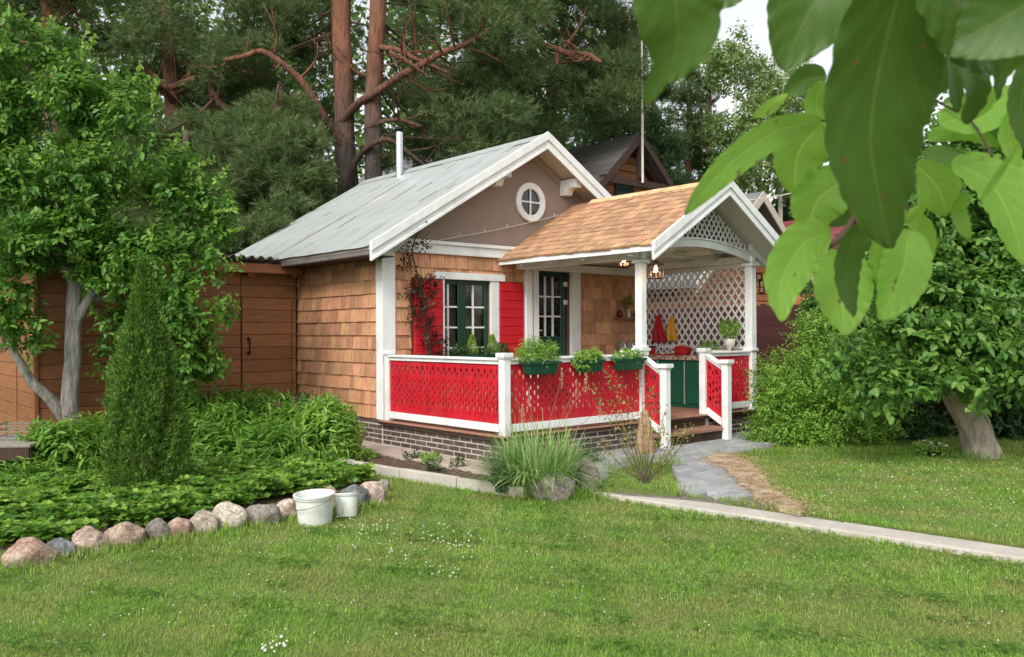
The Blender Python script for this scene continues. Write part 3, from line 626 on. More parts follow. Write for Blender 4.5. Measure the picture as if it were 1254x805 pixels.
rail((0, -.168), (0, PY+.055)); rail((.05, PY), (2.2, PY)); rail((3.59, PY), (4.59, PY))
rail((2.26, PY-.05), (2.27, -2.71), -.03, -.19); rail((3.54, PY-.05), (3.54, -2.71), -.02, -.17)
# steps
for i, (z, yf) in enumerate(((.165, -2.74),)):
    MB().box(2.20, 3.62, yf, PY-.072, z-.045, z).build('step_tread', M['deck'], porch, bevel=.006)
    MB().box(2.24, 3.58, yf+.035, PY-.05, -.05, z-.047).build('step_riser', M['darkwood'], porch)
MB().box(2.3, 3.5, PY-.045, PY-.01, .17, ZD-.055).build('step_riser', M['darkwood'], porch)
MB().box(3.62, 4.72, PY-.052, PY-.035, .2, ZD-.055).build('deck_skirt', M['darkwood'], porch)
# columns and beams
def column(x, y, z0, z1, s=.105):
    c_ = MB().box(x-s/2, x+s/2, y-s/2, y+s/2, z0, z1).build('column', M['white'], porch, bevel=.008, seg=2)
    MB().box(x-s/2-.035, x+s/2+.035, y-s/2-.035, y+s/2+.035, z0-.002, z0+.03).box(x-s/2-.018, x+s/2+.018, y-s/2-.018, y+s/2+.018, z0+.032, z0+.06).build('column_base', M['white'], c_, bevel=.005)
    MB().box(x-s/2-.03, x+s/2+.03, y-s/2-.03, y+s/2+.03, z1-.05, z1-.004).build('column_head', M['white'], c_, bevel=.006)
    return c_
column(2.25, PY, 1.188, 2.33); cr = column(4.65, PY, ZD, 2.40, .12)
MB().box(4.57, 4.73, PY-.08, PY+.08, 1.14, 1.18).build('column_collar', M['white'], cr, bevel=.006)
MB().box(4.90, 4.96, -.06, -.004, ZD, 2.4).build('wall_post', M['white'], porch, bevel=.004)
PSL = .597; PRX = 3.45; PRZ = 3.40; YP = -2.89
def pz(x): return PRZ-PSL*abs(x-PRX)
for x in (2.25, 4.65): MB().box(x-.05, x+.05, PY-.06, -.09, 2.335 if x < 3 else 2.405, 2.44 if x < 3 else 2.50).build('eave_beam', M['white'], porch, bevel=.005)
MB().box(2.3, 4.9, -.16, -.092, 2.34, 2.45).build('wall_beam', M['white'], porch, bevel=.004)
ce = MB().box(2.31, 4.82, PY+.08, -.17, 2.56, 2.575).build('ceiling', M['ceiling'], porch)
for y in (-.75, -1.3, -1.85): MB().box(2.302, 4.80, y-.035, y+.035, 2.46, 2.558).build('ceiling_beam', M['ceiling'], ce, bevel=.004)
for x in (3.05, 3.85): MB().box(x-.03, x+.03, PY+.09, -.18, 2.49, 2.556).build('ceiling_beam', M['ceiling'], ce)
# arch board at the front
def arc(x, z0, rise): t = (x-3.45)/1.2; return z0+rise*(1-t*t)
xs = np.linspace(2.26, 4.64, 25)
ab = MB(); pts = [(x, arc(x, 2.40, .155)) for x in xs]+[(x, arc(x, 2.505, .155)) for x in xs[::-1]]
for i in range(24): ab.prism([pts[i], pts[i+1], pts[48-i], pts[49-i]], 'y', PY-.035, PY+.0)
bmA = ab.build('arch_board', M['white'], porch)
for i in range(24): pass
tr = MB(); pts2 = [(x, arc(x, 2.50, .155)) for x in xs]+[(x, arc(x, 2.522, .155)) for x in xs[::-1]]
for i in range(24): tr.prism([pts2[i], pts2[i+1], pts2[48-i], pts2[49-i]], 'y', PY-.06, PY-.036)
tr.build('arch_moulding', M['white'], bmA)
for x in (2.02, 4.88): MB().box(min(x, 3.45+np.sign(x-3.45)*1.25), max(x, 3.45+np.sign(x-3.45)*1.25), PY-.03, PY+.03, 2.36, 2.43).build('tie_end', M['white'], porch, bevel=.004)
# lattice slats
def clipline(p, d, inside, step=.01, L=4):
    ts = [t for t in np.arange(-L, L, step) if inside(p[0]+d[0]*t, p[1]+d[1]*t)]
    return (min(ts), max(ts)) if len(ts) > 3 else None
def lattice(parent, frame_fn, inside, u0, u1, v0, v1, pitch, w, layers):
    for li, (sg, off) in enumerate(layers):
        d = (math.cos(math.radians(52)), sg*math.sin(math.radians(52)))
        u = u0-(v1-v0)*1.2
        while u < u1+(v1-v0)*1.2:
            r = clipline((u, (v0+v1)/2), d, inside)
            if r and r[1]-r[0] > .08:
                a = (u+d[0]*r[0], (v0+v1)/2+d[1]*r[0]); c = (u+d[0]*r[1], (v0+v1)/2+d[1]*r[1])
                A_, C_ = frame_fn(a, off), frame_fn(c, off); n_ = frame_fn((0, 0), 1.0)-frame_fn((0, 0), 0.0)
                MB().beam(A_, C_, w, .008, up=tuple(n_)).build('lattice_slat', M['white'], parent)
            u += pitch
LA, LB = (4.93, -.03), (4.67, -2.34)
ls = MB().beam((*LA, 2.37), (*LB, 2.37), .056, .06).build('lattice_screen', M['white'], porch, bevel=.004)
lattice(ls, lambda p, o: np.array([LA[0]+(LB[0]-LA[0])*(-p[0]/2.34)+o, p[0], p[1]]), lambda u, v: -2.34 < u < -.07 and .5 < v < 2.345, -2.34, -.07, .5, 2.345, .132, .028, ((1, -.005), (-1, .005)))
MB().beam((*LA, 1.178), (*LB, 1.178), .05, .045).build('lattice_rail', M['white'], ls, bevel=.004)
lf = MB().box(2.9, 4.0, PY+.02, PY+.03, 2.66, 2.675).build('gable_lattice', M['white'], porch)
lattice(lf, lambda p, o: np.array([p[0], PY-.02+o, p[1]]), lambda u, v: v > arc(u, 2.51, .155) and v < pz(u)-.13 and 2.3 < u < 4.6, 2.3, 4.6, 2.5, 3.3, .105, .022, ((1, -.005), (-1, .005)))
# porch roof
al = math.atan(PSL)
pr = None
for sgn in (-1, 1):
    xe = PRX+sgn*1.53
    o = MB().prism([(PRX, pz(PRX)-.075), (xe, pz(xe)-.075), (xe, pz(xe)-.045), (PRX, pz(PRX)-.045)], 'y', YP+.03, -.004).build('roof' if pr is None else 'roof_deck', M['ceiling'], porch)
    if pr is None: pr = o
    MB().beam((xe-sgn*.0, YP+.035, pz(xe)-.062), (xe, -.05, pz(xe)-.062), .022, .075).build('eave_strip', M['white'], porch)
    def band(a, c): X0, X1 = PRX, PRX+sgn*1.545; return [(X0, pz(X0)+a), (X1, pz(X1)+a), (X1, pz(X1)+c), (X0, pz(X0)+c)]
    rk = MB().prism(band(-.20, .012), 'y', YP, YP+.025); rk.prism(band(-.10, .02), 'y', YP-.022, YP-.002); rk.prism(band(-.21, -.17), 'y', YP-.012, YP-.002)
    rk.build('rake_board', M['white'], porch, bevel=.004)
    for y in (-.43, -1.045, -1.643, -2.465):
        x_, x2 = PRX+sgn*1.47, PRX+sgn*1.1
        MB().prism([(x_, pz(x_)-.175), (x2, pz(x2)-.175), (x2, pz(x2)-.08), (x_, pz(x_)-.08)], 'y', y-.032, y+.032).build('rafter_end', M['white'], porch, bevel=.005)
rsh = sh.mesh('shingle', M['cedar_roof'])
def roofsh(sgn, limit):
    u_ = Vector((math.cos(al)*-sgn, 0, math.sin(al))); n_ = Vector((math.sin(al)*sgn, 0, math.cos(al))); xx = (-n_).cross(u_)
    rot = Matrix((xx, -n_, u_)).transposed().to_euler(); sl = 1.53/math.cos(al)+.03; rows = 12; ex = sl/rows; c = 0; V = []; Fq = []
    for r in range(rows):
        y = YP+.028
        while y < -.012:
            w = min(random.uniform(.085, .17), -.01-y)
            if -.01-(y+w) < .05: w = -.01-y
            s = r*ex-.03+random.uniform(-.006, .006)+.006*math.sin(y*4+r); x = PRX+sgn*1.53-sgn*math.cos(al)*s; z = pz(PRX+1.53)-.043+math.sin(al)*s+.004*random.random()
            z += .014
            tl = .03+random.uniform(-.008, .008)
            e = Matrix((xx, -n_, u_)).transposed() @ Matrix.Rotation(tl, 3, 'X') @ Matrix.Rotation(random.uniform(-.012, .012), 3, 'Y')
            if c < limit:
                inst('shingle', rsh, pr, (x, y+w/2, z), e.to_euler(), (w-.004, .9+.4*random.random(), min(ex*1.5, sl-s-.0)))
            else:
                k = len(V)
                for v in sh.v0: p = e @ Vector((v[0]*(w-.006), v[1], v[2]*min(ex*1.5, sl-s))); V.append((x+p.x, y+w/2+p.y, z+p.z))
                Fq += [tuple(i+k for i in f) for f in sh.f]
            c += 1; y += w
    if V: o = MB().add(V, Fq).build('shingle_cover', M['cedar_roof'], pr); o['kind'] = 'stuff'
sh.v0 = list(sh.v)
roofsh(-1, 300); roofsh(1, 0)
MB().prism([(PRX-.07, pz(PRX-.07)-.0), (PRX, PRZ+.012), (PRX+.07, pz(PRX+.07)-.0), (PRX+.07, pz(PRX+.07)+.014), (PRX, PRZ+.03), (PRX-.07, pz(PRX-.07)+.014)], 'y', YP+.03, -.42).build('ridge_board', M['cedar_roof'], pr)

# ================= THE SHED =================
shed = thing('shed', 'brown stained plank shed with corrugated roof, joined to the left of the cottage', 'shed', (-1.8, 3.4, 0))
SY = 2.32
sc_ = MB().box(-3.49, -.04, SY+.024, 4.7, -.1, 2.30).build('shed_core', M['darkwood'], shed)
pmesh = {}
def plank(parent, x0, x1, z0, z1, y0, y1, axis='x', nm='plank', m='shed'):
    if axis == 'x': o = MB().box(x0, x1, y0, y1, z0, z1)
    else: o = MB().box(y0, y1, x0, x1, z0, z1)
    return o.build(nm, M[m], parent, bevel=.007)
for r in range(13):
    z0, z1 = r*.179-.02, r*.179+.155
    plank(sc_, -3.485, -.905, z0, z1, SY-.006, SY+.022)
    if r > 10: plank(sc_, -.90, -.045, z0, z1, SY-.006, SY+.022)
    else: plank(sc_, -.115, -.045, z0, z1, SY-.006, SY+.022)
    plank(sc_, SY+.02, 4.6, z0, z1, -3.515, -3.492, 'y')
    plank(sc_, 3.35, 3.40, z0, z1, -3.53, -3.517, 'y')
dd = MB().box(-.888, -.128, SY+.0, SY+.02, .06, 1.945).build('shed_door', M['shedtrim'], shed)
for r in range(11):
    if r*.179+.155 < 1.99: plank(dd, -.888, -.128, max(.062, r*.179-.02), min(r*.179+.155, 1.94), SY-.022, SY-.001)
MB().tube(smoothpts([(-.80, SY-.025, 1.36), (-.80, SY-.065, 1.34), (-.80, SY-.07, 1.25), (-.80, SY-.065, 1.16), (-.80, SY-.025, 1.14)], 4), .012, 8).box(-.82, -.78, SY-.03, SY-.0225, 1.33, 1.38).box(-.82, -.78, SY-.03, SY-.0225, 1.12, 1.17).build('door_handle', M['iron'], dd, smooth=False)
for x in (-3.51,): MB().box(x-.03, x+.02, SY-.03, SY+.03, -.08, 2.3).build('corner_post', M['shedtrim'], shed, bevel=.004)
MB().box(-3.75, -.06, 2.06, 2.10, 2.285, 2.42).build('fascia_board', M['shedtrim'], shed, bevel=.006)
for i in range(6): MB().box(-3.6+i*.68, -3.54+i*.68, 2.102, 4.4, 2.25, 2.33).build('rafter', M['shedtrim'], shed)
V = []; Fc = []; nxx = 26*8; xsn = np.linspace(-3.85, -.46, nxx)
for i, x in enumerate(xsn):
    w = .024*math.cos((x+.46)/.137*2*math.pi)
    for y in (2.0, 3.4, 4.9): V.append((x, y, 2.495+w-(y-2.0)*.07))
for i in range(nxx-1):
    for j in range(2): Fc.append((i*3+j, i*3+j+1, (i+1)*3+j+1, (i+1)*3+j))
ro = npmesh('corrugated_roof', V, Fc, M['corr'], shed, smooth=True, wloc=(-2, 3.4, 2.4)); md = ro.modifiers.new('t', 'SOLIDIFY'); md.thickness = .008

# ================= THINGS ON AND ROUND THE PORCH =================
# lanterns
def lantern(pos, r, h, lab, top):
    x, y, z = pos; L_ = thing('lantern', lab, 'lantern', pos, 'caged lanterns hanging in the porch')
    c = MB()
    for j in range(10):
        a = 2*math.pi*j/10
        c.tube([(x+r*.95*math.cos(a), y+r*.95*math.sin(a), z-h*.5), (x+r*math.cos(a), y+r*math.sin(a), z), (x+r*.9*math.cos(a), y+r*.9*math.sin(a), z+h*.32)], .004, 5)
    for zz, rr in ((-.5, .95), (-.08, 1.0), (.32, .92)):
        c.lathe((x, y, z+h*zz), [(r*rr+.003, -.006), (r*rr+.006, 0), (r*rr+.003, .006)], 20)
    c.build('cage', M['bronze'], L_)
    MB().lathe((x, y, z), [(r*1.12, h*.32), (r*.95, h*.37), (r*.45, h*.47), (r*.25, h*.56), (r*.08, h*.6)], 20).build('lantern_hood', M['bronze'], L_, smooth=False)
    MB().lathe((x, y, z), [(r*.9, -h*.52), (r*.92, -h*.49)], 20).build('lantern_base', M['bronze'], L_)
    MB().lathe((x, y, z), [(.004, -h*.08), (.02, -h*.02), (.026, h*.08), (.014, h*.18), (.010, h*.28)], 12).build('bulb', M['bulb'], L_, smooth=True)
    MB().tube([(x, y, z+h*.58), (x, y, top)], .004, 5).build('chain', M['iron'], L_)
    lp = bpy.data.lights.new('lantern_glow', 'POINT'); lp.energy = 3; lp.color = (1, .68, .38); lp.shadow_soft_size = .03
    lo = bpy.data.objects.new('lantern_glow', lp); link(lo, L_, (x, y, z-.0)); lo.location = Vector((0, 0, -h*.22))
pA = at(803, 331, 10.35); lantern(tuple(pA), .098, .20, 'round caged lantern hanging at the left corner of the porch gable front', 2.36)
pB = at(764, 320, 11.4); lantern(tuple(pB), .062, .15, 'small lit lantern hanging deeper inside the porch beside the door', 2.52)
wl_ = thing('wall_lamp', 'small black bracket lamp with clear glass on the right porch column', 'wall lamp', (4.74, -2.42, 2.1))
MB().box(4.712, 4.73, -2.46, -2.38, 2.12, 2.26).tube(smoothpts([(4.73, -2.42, 2.2), (4.80, -2.43, 2.25), (4.87, -2.44, 2.24), (4.88, -2.44, 2.17)], 4), .011, 6).build('bracket', M['iron'], wl_)
MB().lathe((4.88, -2.44, 1.98), [(.035, 0), (.045, .02), (.045, .15), (.03, .17)], 14).build('glass_shade', M['clear'], wl_, smooth=True)
MB().lathe((4.88, -2.44, 2.14), [(.055, 0), (.05, .03), (.012, .05)], 14).build('lamp_cap', M['iron'], wl_)
MB().lathe((4.88, -2.44, 1.955), [(.02, 0), (.04, .01), (.04, .02)], 14).build('lamp_foot', M['iron'], wl_)
# green counter along the lattice
ct = thing('kitchen_counter', 'dark green porch cabinet with speckled counter top in front of the lattice', 'cabinet', (4.37, -1.15, ZD))
MB().box(4.17, 4.58, -2.12, -.10, ZD+.002, 1.0).build('cabinet_body', M['gcab'], ct, bevel=.004)
for y0 in (-2.10, -1.60, -1.10, -.60):
    d_ = MB().box(4.148, 4.168, y0, y0+.488, ZD+.06, .985).build('cabinet_door', M['gcab'], ct, bevel=.006)
    MB().box(4.128, 4.147, y0+.225, y0+.26, .86, .88).build('knob', M['steel'], d_, bevel=.004)
for y in (-2.108, -1.607, -1.107, -.607): MB().box(4.14, 4.168, y-.004, y+.006, ZD+.05, .99).build('divider_strip', M['soffit'], ct)
MB().box(4.12, 4.60, -2.15, -.09, 1.003, 1.07).build('counter_top', M['counter'], ct, bevel=.006)
CT = 1.072
def towel(py, lab, m, w, ztop, hgt):
    t = MB(); vs = []; fs = []; K = 14; Q = 12
    for i in range(K+1):
        tt = i/K; ww = w*(.08+.92*min(1, tt*1.15)**.8)
        for j in range(Q+1):
            u = j/Q-.5; vs.append((4.79-.028*math.sin(tt*3)-.02*math.cos(u*16+tt*2)*tt, py+u*ww+.02*tt*math.sin(j), ztop-hgt*tt+(.02*math.sin(j*1.9) if i == K else 0)))
    for i in range(K):
        for j in range(Q): fs.append((i*(Q+1)+j, i*(Q+1)+j+1, (i+1)*(Q+1)+j+1, (i+1)*(Q+1)+j))
    o = t.add(vs, fs).build('towel', m, None, smooth=True); md = o.modifiers.new('t', 'SOLIDIFY'); md.thickness = .006
    tag(o, lab, 'towel')
towel(-.62, 'red kitchen towel hanging on the white lattice', M['redcloth'], .32, 1.71, .46)
towel(-.88, 'yellow kitchen towel hanging on the white lattice', M['yellowcloth'], .27, 1.69, .42)
pot = thing('cooking_pot', 'red enamel pot with a pale knob on its lid on the porch counter', 'pot', (4.33, -1.44, CT))
MB().lathe((4.33, -1.44, CT), [(.10, 0), (.125, .03), (.13, .10), (.125, .11)], 24).build('pot_body', M['redenamel'], pot, smooth=False)
MB().lathe((4.33, -1.44, CT), [(.13, .112), (.11, .13), (.04, .15), (.01, .152)], 24).build('lid', M['redenamel'], pot)
MB().lathe((4.33, -1.44, CT+.152), [(.012, 0), (.022, .012), (.015, .03)], 10).build('lid_knob', M['cream'], pot)
for s in (-1, 1): MB().tube(smoothpts([(4.30, -1.44+s*.125, CT+.085), (4.30, -1.44+s*.17, CT+.09), (4.36, -1.44+s*.17, CT+.09), (4.36, -1.44+s*.125, CT+.085)], 3), .008, 6).build('pot_handle', M['redenamel'], pot)
bx = thing('bread_box', 'dark red patterned tin at the far left end of the counter', 'tin', (4.3, -.72, CT))
MB().box(4.2, 4.42, -.85, -.6, CT, CT+.10).build('tin_body', M['redenamel'], bx, bevel=.012, seg=2); MB().box(4.19, 4.43, -.86, -.59, CT+.102, CT+.13).build('tin_lid', M['jarred'], bx, bevel=.01, seg=2)
nk = MB(); vs = []; fs = []
for i in range(7):
    for j in range(9): vs.append((4.14+.2*i/6, -1.36+.26*j/8, CT+.028+.008*math.sin(i*1.5+j)+.006*math.cos(j*2)))
for i in range(6):
    for j in range(8): fs.append((i*9+j, i*9+j+1, (i+1)*9+j+1, (i+1)*9+j))
o = nk.add(vs, fs).build('napkin', M['cream'], None, smooth=True); md = o.modifiers.new('t', 'SOLIDIFY'); md.thickness = .004; tag(o, 'crumpled white napkin lying on a red tray', 'napkin')
tag(MB().box(4.13, 4.37, -1.42, -1.02, CT, CT+.016).build('tray', M['redenamel'], None, bevel=.005), 'flat red tray under the white napkin on the counter', 'tray')
o = tag(MB().lathe((4.36, -1.95, CT), [(.10, 0), (.19, .02), (.215, .06), (.215, .085), (.19, .085), (.17, .04), (.02, .03)], 28, sx=.75, sy=1.15).build('stone_basin', M['cream'], None, smooth=False), 'pale stone basin at the right end of the counter', 'basin')
tp = thing('potted_plant', 'small round green plant in a white pedestal pot near the right porch column', 'potted plant', (4.42, -2.2, CT))
MB().lathe((4.42, -2.20, CT+.0), [(.05, 0), (.055, .01), (.02, .05), (.03, .10), (.075, .16), (.085, .24), (.075, .245), (.065, .20)], 18).build('pot', M['cream'], tp, smooth=True)
bl = [(4.42, -2.2, CT+.38, .12, .12, .11), (4.42, -2.28, CT+.44, .07, .07, .07), (4.42, -2.12, CT+.42, .07, .07, .07)]
crown('plant_foliage', bl, 260, 4, .035, .018, M['lime'], tp, .02)['kind'] = 'stuff'
bl = [(4.35, -1.80, CT+.13, .07, .07, .07), (4.38, -1.95, CT+.14, .08, .08, .06)]
o = crown('herb_plant', bl, 150, 4, .03, .014, M['bush'], None, .02); tag(o, 'leafy green herbs growing in the stone basin', 'herbs')
# shelf with jars
tag(MB().box(4.34, 4.91, -.15, -.03, 1.625, 1.648).build('wall_shelf', M['log'], None, bevel=.003), 'narrow wooden shelf on the shingle wall inside the porch', 'shelf')
for x, lab, m_, pr_ in ((4.44, 'dark red round jar on the left of the wall shelf', 'jarred', [(.03, 0), (.05, .02), (.058, .06), (.045, .10), (.03, .115), (.034, .125)]),
                    (4.66, 'pale slender vase in the middle of the wall shelf', 'cream', [(.028, 0), (.035, .03), (.022, .09), (.018, .13), (.026, .15)]),
                    (4.83, 'dark red jar at the right of the wall shelf', 'jarred', [(.02, 0), (.036, .02), (.04, .06), (.03, .10), (.02, .11), (.024, .12)])):
    tag(MB().lathe((x, -.09, 1.65), pr_, 16).build('jar' if m_ == 'jarred' else 'vase', M[m_], None, smooth=True), lab, 'jar' if m_ == 'jarred' else 'vase')
o = crown('dried_flowers', [(4.66, -.09, 1.90, .09, .05, .09)], 110, 3, .03, .02, M['reddish'], None, .02); tag(o, 'dried reddish flowers in the pale vase on the shelf', 'flowers')
for i, (x, z) in enumerate(((4.48, 1.19), (4.64, 1.19), (4.80, 1.20))):
    c = (x, -.10-.03*i, z); b = MB().lathe((0, 0, 0), [(.001, 0), (.06, .003), (.075, .012), (.085, .014), (.083, .02), (.06, .010), (.001, .008)], 24)
    o = b.build('plate', M['silver'], None, smooth=False); o.rotation_euler = (math.radians(82), 0, math.radians(-14)); o.location = c; o.scale = (.82, 1.15, 1)
    tag(o, ('leftmost', 'middle', 'rightmost')[i]+' of three small silver plates standing by the porch wall', 'plate', 'silver plates by the wall')
tag(MB().box(4.38, 4.92, -.22, -.03, 1.06, 1.09).build('plate_rack', M['darkwood'], None, bevel=.003), 'dark narrow ledge under the three silver plates', 'ledge')
# planters on the rail
def planter(x0, x1, lab, y=-2.53, z0=.965, z1=1.10):
    p_ = thing('flower_box', lab, 'planter', ((x0+x1)/2, y, z0), 'green flower boxes hanging on the front railing')
    w = .075; t = .012; b = MB()
    for (a0, a1, yy0, yy1) in ((x0, x1, y-w, y+w),):
        b.add([(a0+.03, yy0+.02, z0), (a1-.03, yy0+.02, z0), (a1-.03, yy1-.015, z0), (a0+.03, yy1-.015, z0), (a0, yy0, z1), (a1, yy0, z1), (a1, yy1, z1), (a0, yy1, z1)], [(0, 3, 2, 1), (0, 1, 5, 4), (1, 2, 6, 5), (2, 3, 7, 6), (3, 0, 4, 7), (4, 5, 6, 7)])
    b.build('box', M['planter'], p_, bevel=.012, seg=2)
    b = MB().box(x0-.012, x1+.012, y-w-.012, y-w+.008, z1-.022, z1+.006).box(x0-.012, x1+.012, y+w-.008, y+w+.012, z1-.022, z1+.006).box(x0-.012, x0+.006, y-w+.0082, y+w-.0082, z1-.022, z1+.006).box(x1-.006, x1+.012, y-w+.0082, y+w-.0082, z1-.022, z1+.006)
    b.build('box_rim', M['planter'], p_, bevel=.003)
    MB().box(x0+.01, x1-.01, y-w+.01, y+w-.01, z1-.02, z1+.003).build('potting_soil', M['soil'], p_)
    return p_
def flowers(name, pts, r, m, parent):      # small round blossoms
    n = len(pts); pts = np.asarray(pts); k = 5; P = np.repeat(pts, k, 0); a = np.tile(np.arange(k)*2*math.pi/k, n)+np.repeat(rng.random(n)*6, k)
    up = nrm(np.repeat(rng.normal(size=(n, 3))*.45+[0, -.25, .8], k, 0)); t1 = nrm(np.cross(up, [1, .1, 0])); t2 = np.cross(up, t1)
    D = t1*np.cos(a)[:, None]+t2*np.sin(a)[:, None]+up*.25
    return leaves(name, P, D, up, r, r*.8, m, parent, .1, False)
p1 = planter(.18, .64, 'dark green flower box with tall feathery greenery and white blossoms, nearest the corner post')
crown('box_foliage', [(.36, -2.5, 1.18, .20, .06, .08), (.50, -2.5, 1.15, .12, .06, .06), (.28, -2.5, 1.24, .10, .05, .09), (.55, -2.5, 1.20, .07, .05, .08)], 300, 5, .06, .011, M['bush'], p1, .035)['kind'] = 'stuff'
q = np.stack([rng.uniform(.22, .62, 46), rng.uniform(-2.6, -2.46, 46), rng.uniform(1.11, 1.2, 46)], 1); flowers('blossom', q, .028, M['petal'], p1)['kind'] = 'stuff'
p2 = planter(.97, 1.36, 'middle flower box on the front railing, overflowing with bright lime foliage')
crown('box_foliage', [(1.17, -2.52, 1.13, .20, .08, .06), (1.03, -2.56, 1.07, .08, .07, .07), (1.24, -2.52, 1.15, .10, .06, .05)], 340, 5, .028, .017, M['lime'], p2, .02)['kind'] = 'stuff'
p3_ = planter(1.66, 2.10, 'flower box of white blossoms hanging next to the porch column')
crown('box_foliage', [(1.88, -2.52, 1.13, .22, .08, .05)], 260, 5, .03, .016, M['bush'], p3_, .02)['kind'] = 'stuff'
q = np.stack([rng.uniform(1.68, 2.08, 70), rng.uniform(-2.6, -2.46, 70), rng.uniform(1.11, 1.19, 70)], 1); flowers('blossom', q, .026, M['petal'], p3_)['kind'] = 'stuff'
p4 = planter(.98, 1.80, 'window box with two small lime cypresses and dark violets under the window', -.20, 1.0, 1.12); p4['group'] = 'window planting'
for x in (1.30, 1.66):
    n = 900; t = rng.random(n)**.8; r = .085*(1-t)**.9+.01; a = rng.random(n)*6.28
    P = np.stack([x+r*np.cos(a), -.20+r*np.sin(a)*.8, 1.11+.27*t], 1); D = np.stack([np.cos(a)*.45, np.sin(a)*.45, np.ones(n)], 1)
    leaves('small_cypress', P, D, rdir(n), .035, .009, M['lime'], p4, .1, False, kind='stuff')
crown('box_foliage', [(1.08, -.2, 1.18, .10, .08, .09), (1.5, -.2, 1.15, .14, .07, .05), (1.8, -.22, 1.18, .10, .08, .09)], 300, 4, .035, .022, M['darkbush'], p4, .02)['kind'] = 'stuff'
# climbing burgundy vine
vn = thing('climbing_vine', 'burgundy-leaved climbing plant trained up the wall over the left shutter', 'vine', (.62, -.12, ZD))
vpts = [(.66, -.16, ZD), (.64, -.14, .9), (.60, -.12, 1.4), (.55, -.12, 1.8), (.46, -.11, 2.2), (.37, -.12, 2.5), (.36, -.28, 2.72), (.40, -.42, 2.86)]
b = MB(); b.tube(smoothpts(vpts, 5), .009, 6)
for k in range(5):
    q = [Vector(p)+Vector((random.uniform(-.08, .08), random.uniform(-.03, .01), 0)) for p in vpts[:5]]; b.tube(smoothpts(q, 4), .005, 5)
b.build('stem', M['twig'], vn)
vb = [(.66, -.14, 1.12, .20, .08, .14), (.62, -.13, 1.42, .13, .06, .14), (.54, -.13, 1.66, .22, .07, .16), (.52, -.13, 1.90, .24, .07, .15), (.44, -.13, 2.08, .18, .06, .12), (.62, -.13, 2.06, .20, .06, .09), (.36, -.13, 2.32, .10, .05, .10), (.34, -.14, 2.50, .10, .06, .08), (.36, -.24, 2.64, .10, .07, .07), (.74, -.13, 1.3, .12, .05, .16)]
crown('vine_leaves', vb, 140, 5, .055, .034, M['vine'], vn, .05, .5, inner=.2)['kind'] = 'stuff'
# string of lights on the gable
b = MB(); wp = [ony(500, 303, -.03), ony(545, 293, -.03), ony(585, 286, -.03), ony(620, 279, -.03), ony(655, 271, -.03), ony(690, 262, -.03), ony(704, 258, -.03)]
wp = [p+np.array([0, -.02, 0]) for p in wp]; sw = smoothpts(wp, 5)
ln = thing('string_lights', 'thin white light string rising across the taupe gable', 'light string', tuple(wp[2]))
MB().tube(sw, .005, 5).build('cord', M['cream'], ln)
for i in range(3, 30, 4): q = sw[i]; MB().tube([(q[0], q[1], q[2]), (q[0], q[1]-.003, q[2]+.045)], .007, 6).build('small_bulb', M['cream'], ln)
# buckets
def bucket(p, r, h, lab, tilt, bail=True, paint=False):
    B_ = thing('bucket', lab, 'bucket', tuple(p), 'white plastic buckets by the border stones'); x, y, z = 0, 0, 0
    body = MB().lathe((0, 0, 0), [(r*.82, 0), (r*.84, .004), (r*.97, h*.93), (r*1.0, h), (r*.955, h), (r*.92, h*.9), (r*.80, .02), (.001, .02)], 36).build('bucket_body', M['bucket'], None)
    body.parent = B_; body.location = (0, 0, h/2)
    rim = MB().lathe((0, 0, h*.90), [(r*.99, 0), (r*1.05, .006), (r*1.05, h*.045), (r*1.0, h*.05)], 36, cap=False).lathe((0, 0, h*.99), [(r*1.0, -.004), (r*1.055, 0), (r*1.055, .01), (r*.96, .012), (r*.955, -.004)], 36, cap=False).build('bucket_rim', M['bucket'], None)
    rim.parent = B_; rim.location = (0, 0, h*.955)
    if bail:
        f2 = Vector((fwd[0], fwd[1], 0)); s2 = Vector((right[0], right[1], 0)); q = []
        for i in range(13):
            a = math.pi*i/12; q.append(s2*(-math.cos(a)*r*1.04)-f2*(math.sin(a)*r*.62+r*.55*math.sin(a))+Vector((0, 0, h*.93-math.sin(a)*h*.0-(1-i/12)*h*.45)))
        hb = MB().tube(q, .0035, 5).build('bail_handle', M['steel'], None); c = sum(q, Vector())/len(q); hb.parent = B_
    B_.rotation_euler = tilt; return B_
bucket(onz(386, 641, -.08), .155, .235, 'larger white bucket with wire handle and faded print, beside the border stones', (.03, -.05, 0))
bucket(onz(425, 633, -.08), .095, .185, 'smaller white bucket without a handle, right of the larger bucket', (-.12, .16, .4), False)
# weathered platform at the far left
pf = thing('garden_bench', 'weathered grey wooden bench at the far left edge beside the shed', 'bench', tuple(at(8, 560, 8.9)))
c0 = at(6, 545, 8.9); rv, fv = np.array([right[0], right[1], 0]), np.array([fwd[0], fwd[1], 0])
for i in range(5):
    a = c0-rv*.9+fv*(i*.17-.1); e = c0+rv*.36+fv*(i*.17-.1)+rv*(.0); a[2] = e[2] = .30
    MB().beam(a, e, .155, .035).build('slat', M['greywood'], pf, bevel=.005)
a = c0-rv*.9-fv*.19; e = c0+rv*.36-fv*.19; a[2] = e[2] = .22; MB().beam(a, e, .03, .12).build('apron_rail', M['darkwood'], pf)
for s, t in ((-.7, -.1), (.28, -.1), (.28, .6), (-.7, .6)):
    q = c0+rv*s+fv*t; MB().box(q[0]-.035, q[0]+.035, q[1]-.035, q[1]+.035, -.1, .28).build('leg', M['greywood'], pf)
cr_ = thing('wire_crate', 'small grey metal crate standing on the weathered bench at the left edge', 'crate', tuple(c0+fv*.3))
q0 = c0-rv*.25+fv*.15; q1 = c0+rv*.18+fv*.15; q2 = q1+fv*.3; q3 = q0+fv*.3
